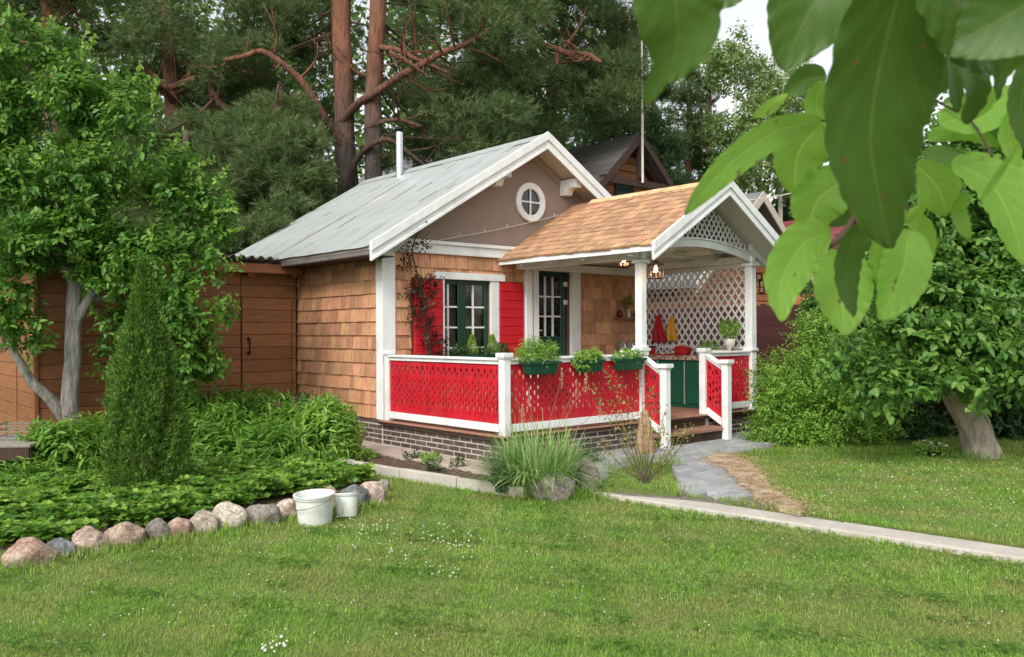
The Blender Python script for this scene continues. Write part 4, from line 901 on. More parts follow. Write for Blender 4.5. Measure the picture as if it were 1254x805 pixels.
for z in (.34, .41, .47):
    b = MB(); P4 = [np.array([p[0], p[1], z]) for p in (q0, q1, q2, q3, q0)]
    for i in range(4): b.beam(P4[i], P4[i+1], .01, .014)
    b.build('wire_rail', M['steel'], cr_)
for p in (q0, q1, q2, q3): MB().box(p[0]-.01, p[0]+.01, p[1]-.01, p[1]+.01, .318, .50).build('corner_rod', M['steel'], cr_)
# wrapped bundle by the steps
bp_ = onz(790, 556, 0.0)
o = MB().lathe((bp_[0], bp_[1], -.02), [(.085, 0), (.10, .04), (.105, .14), (.088, .28), (.065, .38), (.045, .44), (.05, .50), (.02, .53)], 36, fold=.09, fn=7).build('wrapped_bundle', M['burlap'], None, smooth=False)
tag(o, 'tan cloth-wrapped bundle standing behind the little shrub by the left stair post', 'bundle')

# ================= STONES =================
import mathutils.noise as mnoise
def stone(name, p, rx, ry, rz_, m, seed, lab, cat='stone', group=None, parent=None, yaw=0.0, flat=.0):
    bmx = bmesh.new(); bmesh.ops.create_icosphere(bmx, subdivisions=4, radius=1.0); rs = random.Random(seed)
    planes = [(Vector((rs.uniform(-1, 1), rs.uniform(-1, 1), rs.uniform(-.3, 1))).normalized(), rs.uniform(.66, .92)) for _ in range(11)]
    o1, o2 = rs.uniform(0, 9), rs.uniform(0, 9)
    for v in bmx.verts:
        c = v.co.copy(); c = Vector((math.copysign(abs(c.x)**.82, c.x), math.copysign(abs(c.y)**.82, c.y), math.copysign(abs(c.z)**.85, c.z)))
        for n_, d_ in planes:
            e = c.dot(n_)-d_
            if e > 0: c -= n_*e*.8
        c *= 1+.05*math.sin(c.x*3+o1)*math.cos(c.y*3+o2)+.10*mnoise.noise(c*1.6+Vector((o1, o2, 0)))+.05*mnoise.noise(c*4+Vector((o2, o1, 3)))+.02*mnoise.noise(c*11)
        v.co = Vector((c.x*rx, c.y*ry, c.z*rz_))
    me = bpy.data.meshes.new(name); bmx.to_mesh(me); bmx.free(); me.materials.append(m); me.polygons.foreach_set('use_smooth', [True]*len(me.polygons))
    o = bpy.data.objects.new(name, me); link(o, parent, p); o.rotation_euler = (0, 0, yaw)
    return tag(o, lab, cat, group)
yaw0 = math.atan2(right[1], right[0])
SL = [  # px, py of foot, half width px, height px, material, label
 (28, 697, 29, 34, 0, 'large rounded rust-pink stone at the left edge of the border'),
 (69, 685, 18, 26, 1, 'dark slate-grey block between the rust-pink stone and a pale pinkish one'),
 (105, 678, 22, 31, 2, 'pale pinkish two-lobed border stone right of the dark slate block'),
 (148, 671, 27, 31, 3, 'broad domed brown border stone in front of the left of the cypress'),
 (188, 665, 17, 28, 4, 'smooth grey border stone right of the broad domed brown one'),
 (216, 661, 17, 28, 0, 'reddish sloping border stone below the cypress'),
 (243, 656, 20, 31, 5, 'cream speckled border stone right of the reddish one'),
 (277, 650, 21, 35, 5, 'tall pale block-shaped border stone, flat on top'),
 (318, 644, 22, 27, 4, 'rough mottled grey border stone left of the small round pink one'),
 (349, 635, 14, 26, 2, 'small round pinkish border stone just left of the larger bucket'),
 (402, 625, 12, 30, 3, 'brown border stone peeping between the two buckets'),
 (432, 622, 20, 28, 1, 'dark green-grey border stone behind the smaller bucket'),
 (455, 617, 19, 26, 2, 'pinkish-grey boulder at the right end of the border'),
 (467, 604, 12, 16, 4, 'small grey stone tucked behind the last border boulder'),
 (385, 590, 11, 12, 3, 'little brown stone in the shade of the bushes'),
 (402, 585, 9, 11, 5, 'little whitish stone behind the buckets, left of its twin'),
 (418, 588, 11, 11, 5, 'little whitish stone behind the buckets, the right one of the pair'),
 (430, 594, 9, 9, 3, 'smallest brown stone right of the two whitish ones')]
for i, (px, py, hw, hh, mi, lab) in enumerate(SL):
    p = onz(px, py, -.08); d = (p-CAM).dot(fwd); r = hw/F*d*1.02; h = hh/F*d*.94
    z0 = -.08 if i < 14 else -.06
    stone('border_stone', (p[0]+fwd[0]*r*.5, p[1]+fwd[1]*r*.5, z0+h*.42), r, r*.8, h*.62, ST[mi], i+3, lab, 'stone', 'stones edging the flower bed', yaw=yaw0+random.uniform(-.15, .15))
p = onz(680, 613, -.08); stone('boulder', (p[0]+.08, p[1]+.08, .0), .235, .17, .15, ST[4], 41, 'flat-topped grey boulder in front of the ribbon grass clump', 'boulder', yaw=yaw0)
p = onz(725, 604, -.05); stone('boulder', (p[0]+.05, p[1]+.1, .06), .125, .13, .19, ST[4], 57, 'narrow upright grey boulder to the right of the flat-topped one', 'boulder', yaw=yaw0)

# ================= FENCE AND NEIGHBOURS =================
fn_ = thing('board_fence', 'dark maroon horizontal board fence behind the bushes at the right', 'fence', (7.2, -3.5, 0))
for i in range(10): MB().box(7.16, 7.19, -12.0, 6.0, .02+i*.185, .02+i*.185+.1845).build('board', M['maroon'], fn_, bevel=.006)
for i in range(9): MB().box(7.195, 7.27, -12+i*2.2, -11.92+i*2.2, -.05, 1.9).build('fence_post', M['maroon'], fn_)
def gable_house(name, label, apex, hw, slope, length, over, wallm, roofm, trimm, zb=0.0, logs=.2, face=True, yaw=0.0):
    ax, ay, az = apex; H_ = thing(name, label, 'house', (ax, ay, zb))
    def rz_(x): return az-slope*abs(x-ax)
    for s in (-1, 1):
        o = MB().prism([(ax, az-.10), (ax+s*hw, az-.10-slope*hw), (ax+s*hw, az-slope*hw), (ax, az)], 'y', ay, ay+length).build('roof', roofm, H_)
        n = 7; m_ = 0
        MB().prism([(ax, az-.20), (ax+s*hw, az-.20-slope*hw), (ax+s*hw, az+.01-slope*hw), (ax, az+.01)], 'y', ay-.035, ay-.004).build('rake_board', trimm, H_)
        rows = int(hw*math.sqrt(1+slope**2)/.28)
        for r in range(rows):
            x0 = ax+s*hw*r/rows; x1 = ax+s*hw*(r+1)/rows
            MB().prism([(x0, rz_(x0)+.004), (x1, rz_(x1)+.03), (x1, rz_(x1)+.004)], 'y', ay, ay+length).build('roof_course', roofm, o)
    ww = hw*.82; y0 = ay+over
    w_ = MB().prism([(ax-ww, zb), (ax+ww, zb), (ax+ww, rz_(ax+ww)-.11), (ax, az-.11), (ax-ww, rz_(ax-ww)-.11)], 'y', y0+.05, ay+length-.1).build('wall', wallm, H_)
    z = zb
    while z < az-.3:
        x1 = min(ww, (az-.15-(z+logs))/slope)
        if x1 > .1: MB().box(ax-x1, ax+x1, y0, y0+.045, z+.006, z+logs-.006).build('wall_board', wallm, w_, bevel=.02)
        z += logs
    return H_, y0, rz_
A = at(785, 163, 21.0)
nb, ny0, nrz = gable_house('neighbour_house', 'log house with dark shingle roof and open gable truss behind the porch', A, 2.05, .93, 4.6, .45, M['log'], M['darkroof'], M['darkwood'])
MB().box(A[0]-.06, A[0]+.06, A[1]+.02, A[1]+.12, A[2]-1.25, A[2]-.2).build('king_post', M['darkwood'], nb)
MB().box(A[0]-1.35, A[0]+1.35, A[1]+.0, A[1]+.14, A[2]-1.32, A[2]-1.16).build('tie_beam', M['darkwood'], nb)
for s in (-1, 1): MB().beam((A[0]+s*.1, A[1]+.3, A[2]-.28), (A[0]+s*1.75, A[1]+.3, A[2]-.28-.93*1.65), .10, .14).build('truss_rafter', M['darkwood'], nb)
w0, w1 = ony(752, 222, ny0), ony(776, 250, ny0)
frame(MB(), w0[0], w1[0], w1[2]-.3, w0[2], .07, ny0-.03, ny0+.02).build('window_frame', M['darkwood'], nb)
MB().box(w0[0]+.06, w1[0]-.06, ny0-.012, ny0-.004, w1[2]-.25, w0[2]-.06).build('pane', M['green'], nb)
q = at(787, 224, 20.9); mast = thing('antenna_mast', 'thin white mast standing up in front of the dark-roofed log house', 'mast', tuple(q))
MB().tube([tuple(q), tuple(q+np.array([0, 0, 1.75]))], .032, 8).build('lower_tube', M['cream'], mast); MB().tube([tuple(q+np.array([0, 0, 1.7])), tuple(q+np.array([0, 0, 3.45]))], .022, 8).build('upper_tube', M['cream'], mast)
MB().box(q[0]-.04, q[0]+.04, q[1]+.03, A[1]+.02, q[2]+.1, q[2]+.14).build('bracket', M['iron'], mast)
A2 = at(934, 235, 18.0)
gable_house('orange_house', 'orange plank house with open brown gable behind the right porch column', A2, 2.3, .86, 5.0, .75, M['orangeplank'], M['greyroof'], M['soffit'], logs=.16)
A3 = at(1046, 262, 27.0)
gable_house('maroon_roofed_house', 'house with a maroon sheet roof half hidden by the hanging leaves', A3, 2.4, .75, 5.0, .4, M['orangeplank'], M['maroonroof'], M['maroonroof'])
A4 = at(588, 168, 26.0)
gable_house('grey_roofed_house', 'distant house with slate grey roof glimpsed above the cottage ridge', A4, 2.6, .9, 6.0, .4, M['greywood'], M['greyroof'], M['greyroof'])
# overhead cable at the right
c1, c2 = at(850, 246, 14.0), at(1150, 165, 9.0)
tag(MB().tube([tuple(c1+(c2-c1)*t-np.array([0, 0, .25*math.sin(t*math.pi)])) for t in np.linspace(0, 1, 14)], .009, 5).build('cable', M['cream'], None), 'pale cable running from behind the porch gable up to the right', 'cable')

# ================= TREES =================
def limbpx(lst, d0=None):    # (px, py, depth, radius px) -> smooth tube
    P = [at(a, b, c) for a, b, c, r in lst]; R = [r/F*c for a, b, c, r in lst]
    sp = smoothpts([tuple(p) for p in P], 5); rr = []
    for i in range(len(R)-1): rr += [R[i]+(R[i+1]-R[i])*j/5 for j in range(5)]
    return sp, rr+[R[-1]]
def needles(name, pads, per, K, L, w, m, parent, wloc=None, upb=.35):
    B = np.array(pads, float); n = per*len(B); k = np.repeat(np.arange(len(B)), per)
    d = rdir(n); r = rng.random(n)**.45; C = B[k, :3]+d*B[k, 3:6]*r[:, None]; g = nrm(d*[1, 1, .6]+rng.normal(size=(n, 3))*.5+[0, 0, upb])
    base = np.clip(.35+.4*rng.random(n)+.25*d[:, 2]*0+.0, 0, 1)
    CC = np.repeat(C, K, 0); G = nrm(np.repeat(g, K, 0)+rdir(n*K)*.85); off = np.repeat(g, K, 0)*rng.uniform(-.5, .5, (n*K, 1))*L
    S = nrm(np.cross(G, rdir(n*K))); Ls = L*rng.uniform(.6, 1.25, (n*K, 1))
    V = np.stack([CC+off+S*w*.5, CC+off-S*w*.5, CC+off+G*Ls], 1).reshape(-1, 3)
    o = npmesh(name, V, np.arange(len(V)).reshape(-1, 3), m, parent, np.clip(np.repeat(base, K)+rng.normal(size=n*K)*.12, 0, 1), wloc=wloc); o['kind'] = 'stuff'; return o
def padset(boxes, r0=.45, r1=.85, fl=.55):
    out = []
    for x0, x1, y0, y1, d0, d1, n in boxes:
        for _ in range(n):
            d = random.uniform(d0, d1); p = at(random.uniform(x0, x1), random.uniform(y0, y1), d); r = random.uniform(r0, r1); out.append((p[0], p[1], p[2], r, r, r*fl*random.uniform(.7, 1.2)))
    return out
def pine(label, trunk, limbs, boxes, per=108, K=12, L=.17, w=.016, m='pine', bark='pinebark', r0=.45, r1=.85, name='pine_tree', group='tall pines behind the cottage', fl=.55, twigs=True):
    sp, rr = limbpx(trunk); foot = Vector(sp[0]); foot.z = -.1
    T = thing(name, label, 'tree', tuple(foot), group); b = MB(); b.tube([tuple(foot)]+sp, [rr[0]*1.12]+rr, 14, wob=.05); tr = b.build('trunk', M[bark], T, smooth=True)
    extra = []
    for lm in limbs:
        s2, r2 = limbpx(lm); lb = MB().tube(s2, r2, 8, wob=.08); n2 = len(s2)
        for q in range(7):
            i = random.randint(n2//4, n2-1); p0 = Vector(s2[i]); v = Vector((random.uniform(-1, 1), random.uniform(-1, 1), random.uniform(-.35, .9))).normalized()*random.uniform(.45, 1.2)
            mid = p0+v*.5+Vector((random.uniform(-.15, .15), random.uniform(-.15, .15), random.uniform(-.15, .1))); r_ = r2[i]*.42
            lb.tube(smoothpts([p0, mid, p0+v], 3), [r_]*3+[r_*.6]*3+[.004], 5)
            for _ in range(2): e = p0+v+Vector((random.uniform(-.4, .4), random.uniform(-.4, .4), random.uniform(-.2, .35))); lb.tube([tuple(mid), tuple(e)], [r_*.35, .003], 4)
            if q < 1 and i > n2*.7: c = p0+v*1.05+Vector(fwd)*.5; extra.append((c.x, c.y, c.z, .34, .34, .17))
        lb.build('limb', M['pinebark2'] if bark == 'pinebark' else M[bark], T, smooth=True)
    pads = padset(boxes, r0, r1, fl)+extra
    if twigs:
        b = MB(); P = [Vector(p) for p in sp]
        for pd in pads:
            if random.random() > .3: continue
            c = Vector(pd[:3]); near = min(P, key=lambda q: (q-c).length+abs(q.z-(c.z+.3))*1.5); near = near+(P[0]-P[-1]).normalized()*random.uniform(-.5, .5); mid = (near+c)/2+Vector((0, 0, -.2)); mid += Vector((random.uniform(-.3, .3), random.uniform(-.3, .3), random.uniform(-.3, .35))); b.tube(smoothpts([near, mid, c], 3), [.024]*3+[.014]*3+[.006], 5)
            for _ in range(3): e = c+Vector((random.uniform(-1, 1)*pd[3], random.uniform(-1, 1)*pd[3], random.uniform(-.5, .8)*pd[5])); b.tube([c, e], [.010, .004], 4)
        o = b.build('branches', M['twig'], T); o['kind'] = 'stuff'
    if pads: needles('crown', pads, per, K, L, w, M[m], T)
    return T
pine('left one of the two big bare pine trunks behind the cottage, grey below, rust above',
     [(430, 330, 18, 13.5), (427, 245, 18, 13), (424, 200, 18, 12.5), (421, 120, 18, 12), (419, 50, 18, 11.6), (417, 0, 18, 11.2), (416, -90, 18, 10.8)],
     [[(418, 150, 17.9, 5.5), (437, 128, 17.6, 5), (461, 113, 17.3, 4.8), (488, 94, 17.2, 4.6), (515, 80, 17.2, 4.4), (541, 65, 17.2, 4), (568, 55, 17.2, 3.6), (598, 38, 17.2, 2.5)],
      [(420, 178, 17.9, 6), (408, 160, 17.8, 5), (397, 144, 17.6, 4.8), (384, 121, 17.5, 4.6), (367, 97, 17.4, 4.4), (344, 77, 17.3, 4), (320, 63, 17.2, 3.6), (300, 69, 17.1, 3.2), (275, 74, 17, 2.6)],
      [(420, 242, 17.8, 6), (408, 230, 17.6, 5.4), (397, 216, 17.5, 5), (375, 193, 17.3, 4.2)],
      [(428, 235, 17.8, 4.5), (433, 205, 17.6, 4.2), (446, 184, 17.4, 3.6), (471, 171, 17.2, 3.2), (488, 178, 17.2, 3), (505, 191, 17.2, 2.6), (522, 204, 17.2, 1.8)],
      [(384, 205, 17.4, 4), (360, 225, 17.2, 3), (352, 245, 17.2, 2)]],
     [(290, 392, -110, 30, 17.5, 20, 22), (380, 480, -110, 20, 19.5, 22, 10), (300, 400, 40, 150, 18.6, 21, 16), (250, 330, 20, 110, 17.3, 19, 10), (560, 640, 10, 60, 17, 18, 6), (380, 470, 20, 190, 20.5, 23, 5)])
pine('right one of the two big pine trunks, orange above and standing straight behind the cottage',
     [(457, 330, 17.6, 11.5), (457, 225, 17.6, 11), (457, 150, 17.6, 10.4), (460, 60, 17.6, 10), (464, 0, 17.6, 10), (468, -90, 17.6, 9.5)],
     [[(465, 58, 17.5, 3.6), (488, 62, 17.3, 3.2), (508, 72, 17.2, 3), (528, 80, 17.2, 2.6), (550, 90, 17.2, 1.6)],
      [(478, 64, 17.3, 2.6), (501, 77, 17.1, 2.4), (526, 96, 17, 1.6)], [(464, 150, 17.5, 3.2), (488, 147, 17.3, 2.8), (516, 155, 17.2, 2)], [(470, 96, 17.6, 2.4), (440, 90, 17.8, 2), (420, 70, 18, 1.4)]],
     [(490, 640, -110, 20, 17.5, 20, 30), (550, 640, 30, 120, 18, 20, 18), (490, 600, 100, 210, 19, 22, 18), (550, 620, 125, 190, 17.2, 18.5, 8)])
pine('slender rusty pine trunk just right of the two big ones', [(510, 330, 24, 4), (510, 200, 24, 4), (508, 100, 24, 3.6), (506, 0, 24, 3.2), (505, -120, 24, 2.6)], [],
     [(470, 560, -120, 10, 23, 25, 16), (490, 600, 20, 200, 22.5, 25, 10)], 120, r0=.55, r1=1.0)
pine('pine with a snaking red limb behind the top of the left apple tree',
     [(214, 330, 19, 10), (213, 200, 19, 9.5), (211, 120, 19, 9), (206, 40, 19, 8.5), (202, -90, 19, 8)],
     [[(183, 88, 18.6, 3), (194, 100, 18.5, 3.6), (208, 107, 18.4, 4), (235, 98, 18.2, 4), (252, 99, 18.1, 4), (265, 121, 18, 4), (282, 138, 18, 3.6), (300, 150, 18, 2.5)], [(211, 125, 18.9, 5), (204, 116, 18.7, 4), (194, 101, 18.5, 3.4)],
      [(262, 122, 18, 3), (248, 136, 17.9, 2.2), (240, 145, 17.9, 1.4)]],
     [(120, 330, -110, 70, 17.6, 21, 44), (160, 330, 70, 180, 19, 21.5, 24), (230, 330, 160, 240, 17.5, 19.5, 14)])
pine('dark reddish pine trunk at the top left corner above the apple tree',
     [(70, 330, 18, 11), (66, 150, 18, 11), (62, 40, 18, 10.5), (60, 0, 18, 10), (56, -100, 18, 9.5)], [[(64, 30, 17.9, 4), (74, 14, 17.8, 3), (84, -10, 17.7, 2.4)], [(62, 60, 17.9, 4), (45, 45, 17.8, 3), (20, 40, 17.8, 2)]],
     [(-60, 130, -110, 20, 17.2, 20, 34), (-60, 100, 20, 160, 19.2, 22, 26)])
pine('pine with a crooked orange limb reaching left of the white mast',
     [(650, 330, 21, 7), (650, 160, 21, 6.5), (650, 70, 21, 6), (650, 0, 21, 6), (652, -110, 21, 5.5)],
     [[(650, 34, 20.8, 4), (658, 52, 20.6, 4.2), (680, 60, 20.4, 4), (700, 67, 20.2, 3.6), (720, 67, 20.1, 3), (736, 77, 20, 2)], [(684, 62, 20.4, 3), (681, 85, 20.3, 2.4), (676, 110, 20.3, 1.8), (668, 135, 20.3, 1.2)]],
     [(590, 790, -110, 10, 19.5, 22, 44), (600, 790, 10, 150, 21.5, 24.5, 46), (690, 780, 70, 130, 20, 21, 12), (600, 690, 70, 130, 19.6, 21, 8)])
pine('bushy young pine with grey-green pads low behind the cottage roof',
     [(345, 330, 16.5, 5), (345, 250, 16.5, 5), (343, 180, 16.5, 4), (341, 110, 16.5, 3)], [],
     [(270, 385, 160, 250, 15.8, 17.2, 32), (250, 370, 240, 310, 15.2, 16.6, 22), (290, 370, 105, 170, 16.4, 17.6, 9)], 125, r0=.35, r1=.62, bark='pinebark')
pine('dense pine standing behind the shed and the apple tree crown',
     [(230, 330, 17, 5), (230, 250, 17, 5), (228, 160, 17, 4)], [],
     [(170, 290, 150, 300, 16.6, 18.4, 34), (-60, 180, 120, 330, 18, 20, 30)], 100, r0=.4, r1=.75)
pine('pine with soft rounded pads peeping over the cottage ridge beside the flue',
     [(560, 330, 20, 5), (560, 230, 20, 5), (558, 150, 20, 4)], [], [(515, 640, 118, 185, 18.8, 20.5, 26), (590, 680, 140, 185, 20, 22, 10)], 125, r0=.35, r1=.62)
# conifers at the right
def conifer(label, px, top, d, halfw, m='spruce', thin=1.0, name='spruce_tree', bark='pinebark2'):
    boxes = []; base = 330; H = base-top
    for i in range(11):
        f = i/10; y = top+H*f; hw_ = halfw*(.12+.88*f**.8); boxes.append((px-hw_, px+hw_, y-6, y+10, d-halfw/F*d*.7, d+halfw/F*d*.7, max(1, int((2+6*f)*thin))))
    return pine(label, [(px, 330, d, 4.5), (px, 200, d, 4), (px+1, top+30, d, 2.2), (px, top-4, d, 1)], [], boxes, 110, 11, .26, .03, m, bark, .45, .9, name, 'conifers beyond the neighbouring houses', .45)
conifer('dark conifer standing right behind the white mast', 800, 96, 29, 52)
conifer('tall thin-crowned conifer between the mast and the birches', 843, 58, 33, 40, 'pine', .7)
conifer('dark spruce rising behind the truss of the log house', 745, -20, 28, 60)
conifer('slim dark conifer with gaps of sky left of the birches', 868, 75, 36, 26, 'spruce', .6)
conifer('far conifer behind the porch roof ridge, half covered by leaves', 990, 110, 34, 46, 'spruce', .9)
def birch(label, px, top, d, lean, n):
    b0 = at(px, 330, d); T = thing('birch_tree', label, 'tree', (b0[0], b0[1], -.1), 'birches beyond the porch'); 
    sp, rr = limbpx([(px, 380, d, 3.4), (px, 330, d, 3.2), (px+lean*.35, 200, d, 2.6), (px+lean*.8, (top+200)/2, d, 1.8), (px+lean, top, d, .8)])
    MB().tube([(sp[0][0], sp[0][1], -.1)]+sp, [rr[0]*1.1]+rr, 8).build('trunk', M['birch'], T, smooth=True)
    bl = []
    for i in range(22):
        f = random.random(); y = top+(250-top)*f; r = (10+22*math.sin(min(1, f*1.1+.1)*math.pi*.75)); bl += pxblobs([(px+lean*(1-f)+random.uniform(-r, r), y, d+random.uniform(-1, 1), random.uniform(7, 13), random.uniform(12, 22))])
    o = crown('crown', bl, n, 5, .13, .09, M['birchleaf'], T, .12, .9, False); o['kind'] = 'stuff'
birch('pale-green birch with a forked white trunk above the porch roof', 898, 52, 30, 3, 1500)
birch('second birch, leaning right, nearer the hanging leaves', 915, 66, 31, 26, 1300)
birch('birch crown just left of the hanging leaves', 955, 70, 32, 4, 1300)
# far wood: columns of leaf clumps, one mass
bl = []
for q_ in range(230):
    px = random.uniform(-500, 1900) if q_ < 170 else random.uniform(-60, 700) if q_ < 215 else random.uniform(1250, 2000); d = random.uniform(31, 46); h = random.uniform(-160, -20) if px < 730 else random.uniform(85, 175)
    if 790 < px < 960: h = random.uniform(120, 215)
    nb_ = 6
    for i in range(nb_):
        f = (i+.5)/nb_; py = h+(400-h)*f; bl += pxblobs([(px+random.uniform(-12, 12), py, d, random.uniform(26, 48)*(.5+.6*f), (400-h)/nb_*.75)])
n = 100000
c, dd_, k = blobpts(bl, n, .2)
tag(leaves('far_wood', c, rdir(n), rdir(n), rng.uniform(.22, .5, n), rng.uniform(.16, .34, n), M['wood'], None, .1, False), kind='stuff')
bl = [(random.uniform(-60, 90), random.uniform(45, 70), random.uniform(1, 7), 6, 4, 4.5) for _ in range(110)]
for s in range(40): bl.append((60+random.uniform(0, 10), -40+s*3.2, random.uniform(1, 8), 4, 4, 4.5)); bl.append((-50-random.uniform(0, 10), -40+s*3, random.uniform(1, 9), 4, 4, 5))
c, dd_, k = blobpts(bl, 26000, .3)
tag(leaves('distant_wood', c, rdir(26000), rdir(26000), rng.uniform(.8, 1.6, 26000), rng.uniform(.7, 1.3, 26000), M['wood'], None, .1, False), kind='stuff')

# left apple tree
ab_ = onz(90, 560, -.05); AD = (ab_-CAM).dot(fwd)
T = thing('apple_tree', 'bright leafy apple tree with a pale grey forked trunk, in front of the shed', 'tree', tuple(ab_))
sp, rr = limbpx([(92, 570, AD, 13), (89, 540, AD, 12), (86, 500, AD, 11), (88, 450, AD, 9.5), (90, 400, AD, 9), (92, 340, AD, 8), (98, 260, AD, 6.5), (105, 180, AD+.2, 3.5), (104, 110, AD+.2, 1.6)])
MB().tube(sp, rr, 16, wob=.05).build('trunk', M['applebark'], T, smooth=True)
for lm in ([(82, 515, AD, 9), (62, 490, AD-.1, 7), (40, 468, AD-.2, 6), (22, 440, AD-.3, 5), (8, 415, AD-.3, 4), (-8, 380, AD-.3, 3)],
           [(90, 400, AD, 6.5), (120, 350, AD, 5), (160, 310, AD+.2, 3.5), (205, 290, AD+.2, 2)],
           [(92, 350, AD, 6), (60, 290, AD, 4.5), (30, 220, AD+.1, 3), (5, 150, AD+.1, 1.8)], [(94, 300, AD, 5), (140, 230, AD+.1, 3), (175, 180, AD, 1.6)],
           [(105, 365, AD, 5), (160, 370, AD+.3, 3.0), (205, 390, AD+.3, 1.6)], [(92, 330, AD, 4), (70, 200, AD+.2, 2.4), (55, 110, AD+.2, 1.4)]):
    s2, r2 = limbpx(lm); MB().tube(s2, r2, 9, wob=.06).build('limb', M['applebark'], T, smooth=True)
AB = [(35, 90, AD, 58), (75, 105, AD-.3, 48), (115, 130, AD, 50), (155, 150, AD-.2, 40), (170, 115, AD, 24), (160, 400, AD-.1, 50), (250, 450, AD-.3, 24), (200, 455, AD-.2, 34), (10, 160, AD, 70), (75, 200, AD-.4, 72), (150, 215, AD-.2, 62), (200, 225, AD, 48), (235, 245, AD-.1, 40), (262, 280, AD, 30),
      (20, 270, AD-.3, 70), (95, 290, AD-.5, 62), (165, 300, AD-.4, 55), (215, 320, AD-.3, 45), (225, 375, AD-.4, 42), (190, 400, AD-.2, 45), (232, 430, AD-.4, 38), (225, 470, AD-.4, 26), (160, 350, AD-.4, 46), (120, 350, AD+.1, 40),
      (30, 330, AD-.5, 40), (5, 370, AD-.5, 40), (35, 385, AD-.4, 34), (10, 50, AD-.3, 30), (25, 425, AD-.5, 22), (-30, 230, AD, 90), (150, 445, AD+.2, 28), (258, 330, AD-.4, 22), (270, 385, AD-.5, 15), (60, 55, AD-.2, 26)]
o = crown('crown', clumps(pxblobs(AB), 5, .40, .84), 4000, 7, .090, .050, M['apple'], T, .055, .35, inner=.45); o['kind'] = 'stuff'
# single shoots standing out of the crown
sh_ = []
for px, py, qx, qy in ((100, 75, 106, 30), (110, 60, 118, 45), (165, 100, 172, 78), (185, 130, 193, 100), (205, 190, 225, 160), (235, 210, 262, 195), (262, 262, 292, 258), (282, 285, 298, 282), (20, 40, 22, 18), (60, 45, 62, 22), (240, 400, 275, 452), (255, 300, 285, 330), (250, 370, 282, 395), (262, 225, 280, 205)):
    a, e = at(px, py, AD-.4), at(qx, qy, AD-.5)
    for t in np.linspace(0, 1, 12): sh_.append(a+(e-a)*t)
sh_ = np.array(sh_); sh_ = np.repeat(sh_, 2, 0); n = len(sh_)
leaves('shoots', sh_, rdir(n)*.8+np.array([0, 0, .45]), rdir(n)+[0, 0, .8], .062, .034, M['apple'], T, .2, True, np.clip(rng.random(n)*.4+.6, 0, 1), kind='stuff')

# thuja
tb = onz(178, 612, -.08); T = thing('thuja', 'dense dark green conical thuja in the flower bed', 'tree', tuple(tb))
MB().tube([tuple(tb), (tb[0], tb[1], 1.7)], [.05, .012], 8).build('trunk', M['twig'], T)
n = 17000; t = rng.random(n)**.75; prof = np.interp(t, [0, .17, .38, .57, .74, .9, 1], [.29, .33, .30, .225, .135, .05, .004]); a = rng.random(n)*2*math.pi
lump = 1+.12*np.sin(a*6+np.sin(t*9)*2)+.10*np.sin(a*11-t*17)+.07*np.sin(a*17+t*40); rr_ = prof*lump*(rng.random(n)**.25*.95+.06)
P = np.stack([tb[0]+rr_*np.cos(a), tb[1]+rr_*np.sin(a), tb[2]+.03+t*2.14], 1)
D = np.stack([np.cos(a)*.55, np.sin(a)*.55, np.full(n, 1.0)], 1)+rng.normal(size=(n, 3))*.35
K = 4; P4 = np.repeat(P, K, 0)+rng.normal(size=(n*K, 3))*.012; D4 = np.repeat(D, K, 0)+rng.normal(size=(n*K, 3))*.4
leaves('crown', P4, D4, rdir(n*K), rng.uniform(.03, .062, n*K), .012, M['thuja'], T, .1, False, np.clip(np.repeat(rng.random(n), K)*.7+.3*rng.random(n*K), 0, 1), kind='stuff')

# right-hand fruit tree
rb = onz(1200, 560, -.03); RD = (rb-CAM).dot(fwd)
T = thing('fruit_tree', 'old leafy fruit tree with a thick leaning brown trunk on the right lawn', 'tree', tuple(rb))
sp, rr = limbpx([(1204, 566, RD, 25), (1200, 545, RD, 20), (1192, 520, RD, 18.5), (1178, 492, RD, 18), (1165, 465, RD, 17), (1160, 430, RD, 15), (1165, 380, RD, 12), (1175, 300, RD, 8), (1180, 210, RD, 4)])
MB().tube(sp, rr, 22, wob=.06).build('trunk', M['oldbark'], T, smooth=True)
for lm in ([(1190, 505, RD, 8), (1210, 480, RD+.2, 7), (1235, 440, RD+.3, 6), (1262, 380, RD+.3, 4)], [(1162, 455, RD, 9), (1135, 430, RD-.1, 7), (1105, 420, RD-.3, 5), (1070, 425, RD-.5, 3)], [(1162, 410, RD, 8), (1130, 360, RD, 5), (1110, 310, RD, 3.5), (1100, 250, RD, 2)], [(1168, 380, RD, 8), (1210, 320, RD, 6), (1240, 250, RD, 4)]):
    s2, r2 = limbpx(lm); MB().tube(s2, r2, 10, wob=.06).build('limb', M['oldbark'], T, smooth=True)
RB = [(1180, 200, RD, 55), (1240, 190, RD, 60), (1130, 260, RD, 45), (1190, 270, RD-.3, 60), (1250, 280, RD-.3, 65), (1120, 330, RD-.2, 42), (1170, 350, RD-.5, 60), (1235, 360, RD-.5, 60), (1115, 395, RD-.4, 42), (1165, 425, RD-.6, 46), (1225, 430, RD-.6, 50),
      (1080, 420, RD-.6, 36), (1050, 445, RD-.8, 28), (1100, 460, RD-.8, 28), (1150, 465, RD-.8, 24), (1200, 468, RD-.8, 26), (1250, 460, RD-.6, 30), (1300, 330, RD, 110), (1330, 450, RD, 50), (1085, 490, RD-.9, 16), (1060, 475, RD-.9, 18)]
o = crown('crown', clumps(pxblobs(RB), 5, .44, .80), 3500, 7, .108, .058, M['rtree'], T, .06, .5, inner=.45); o['kind'] = 'stuff'

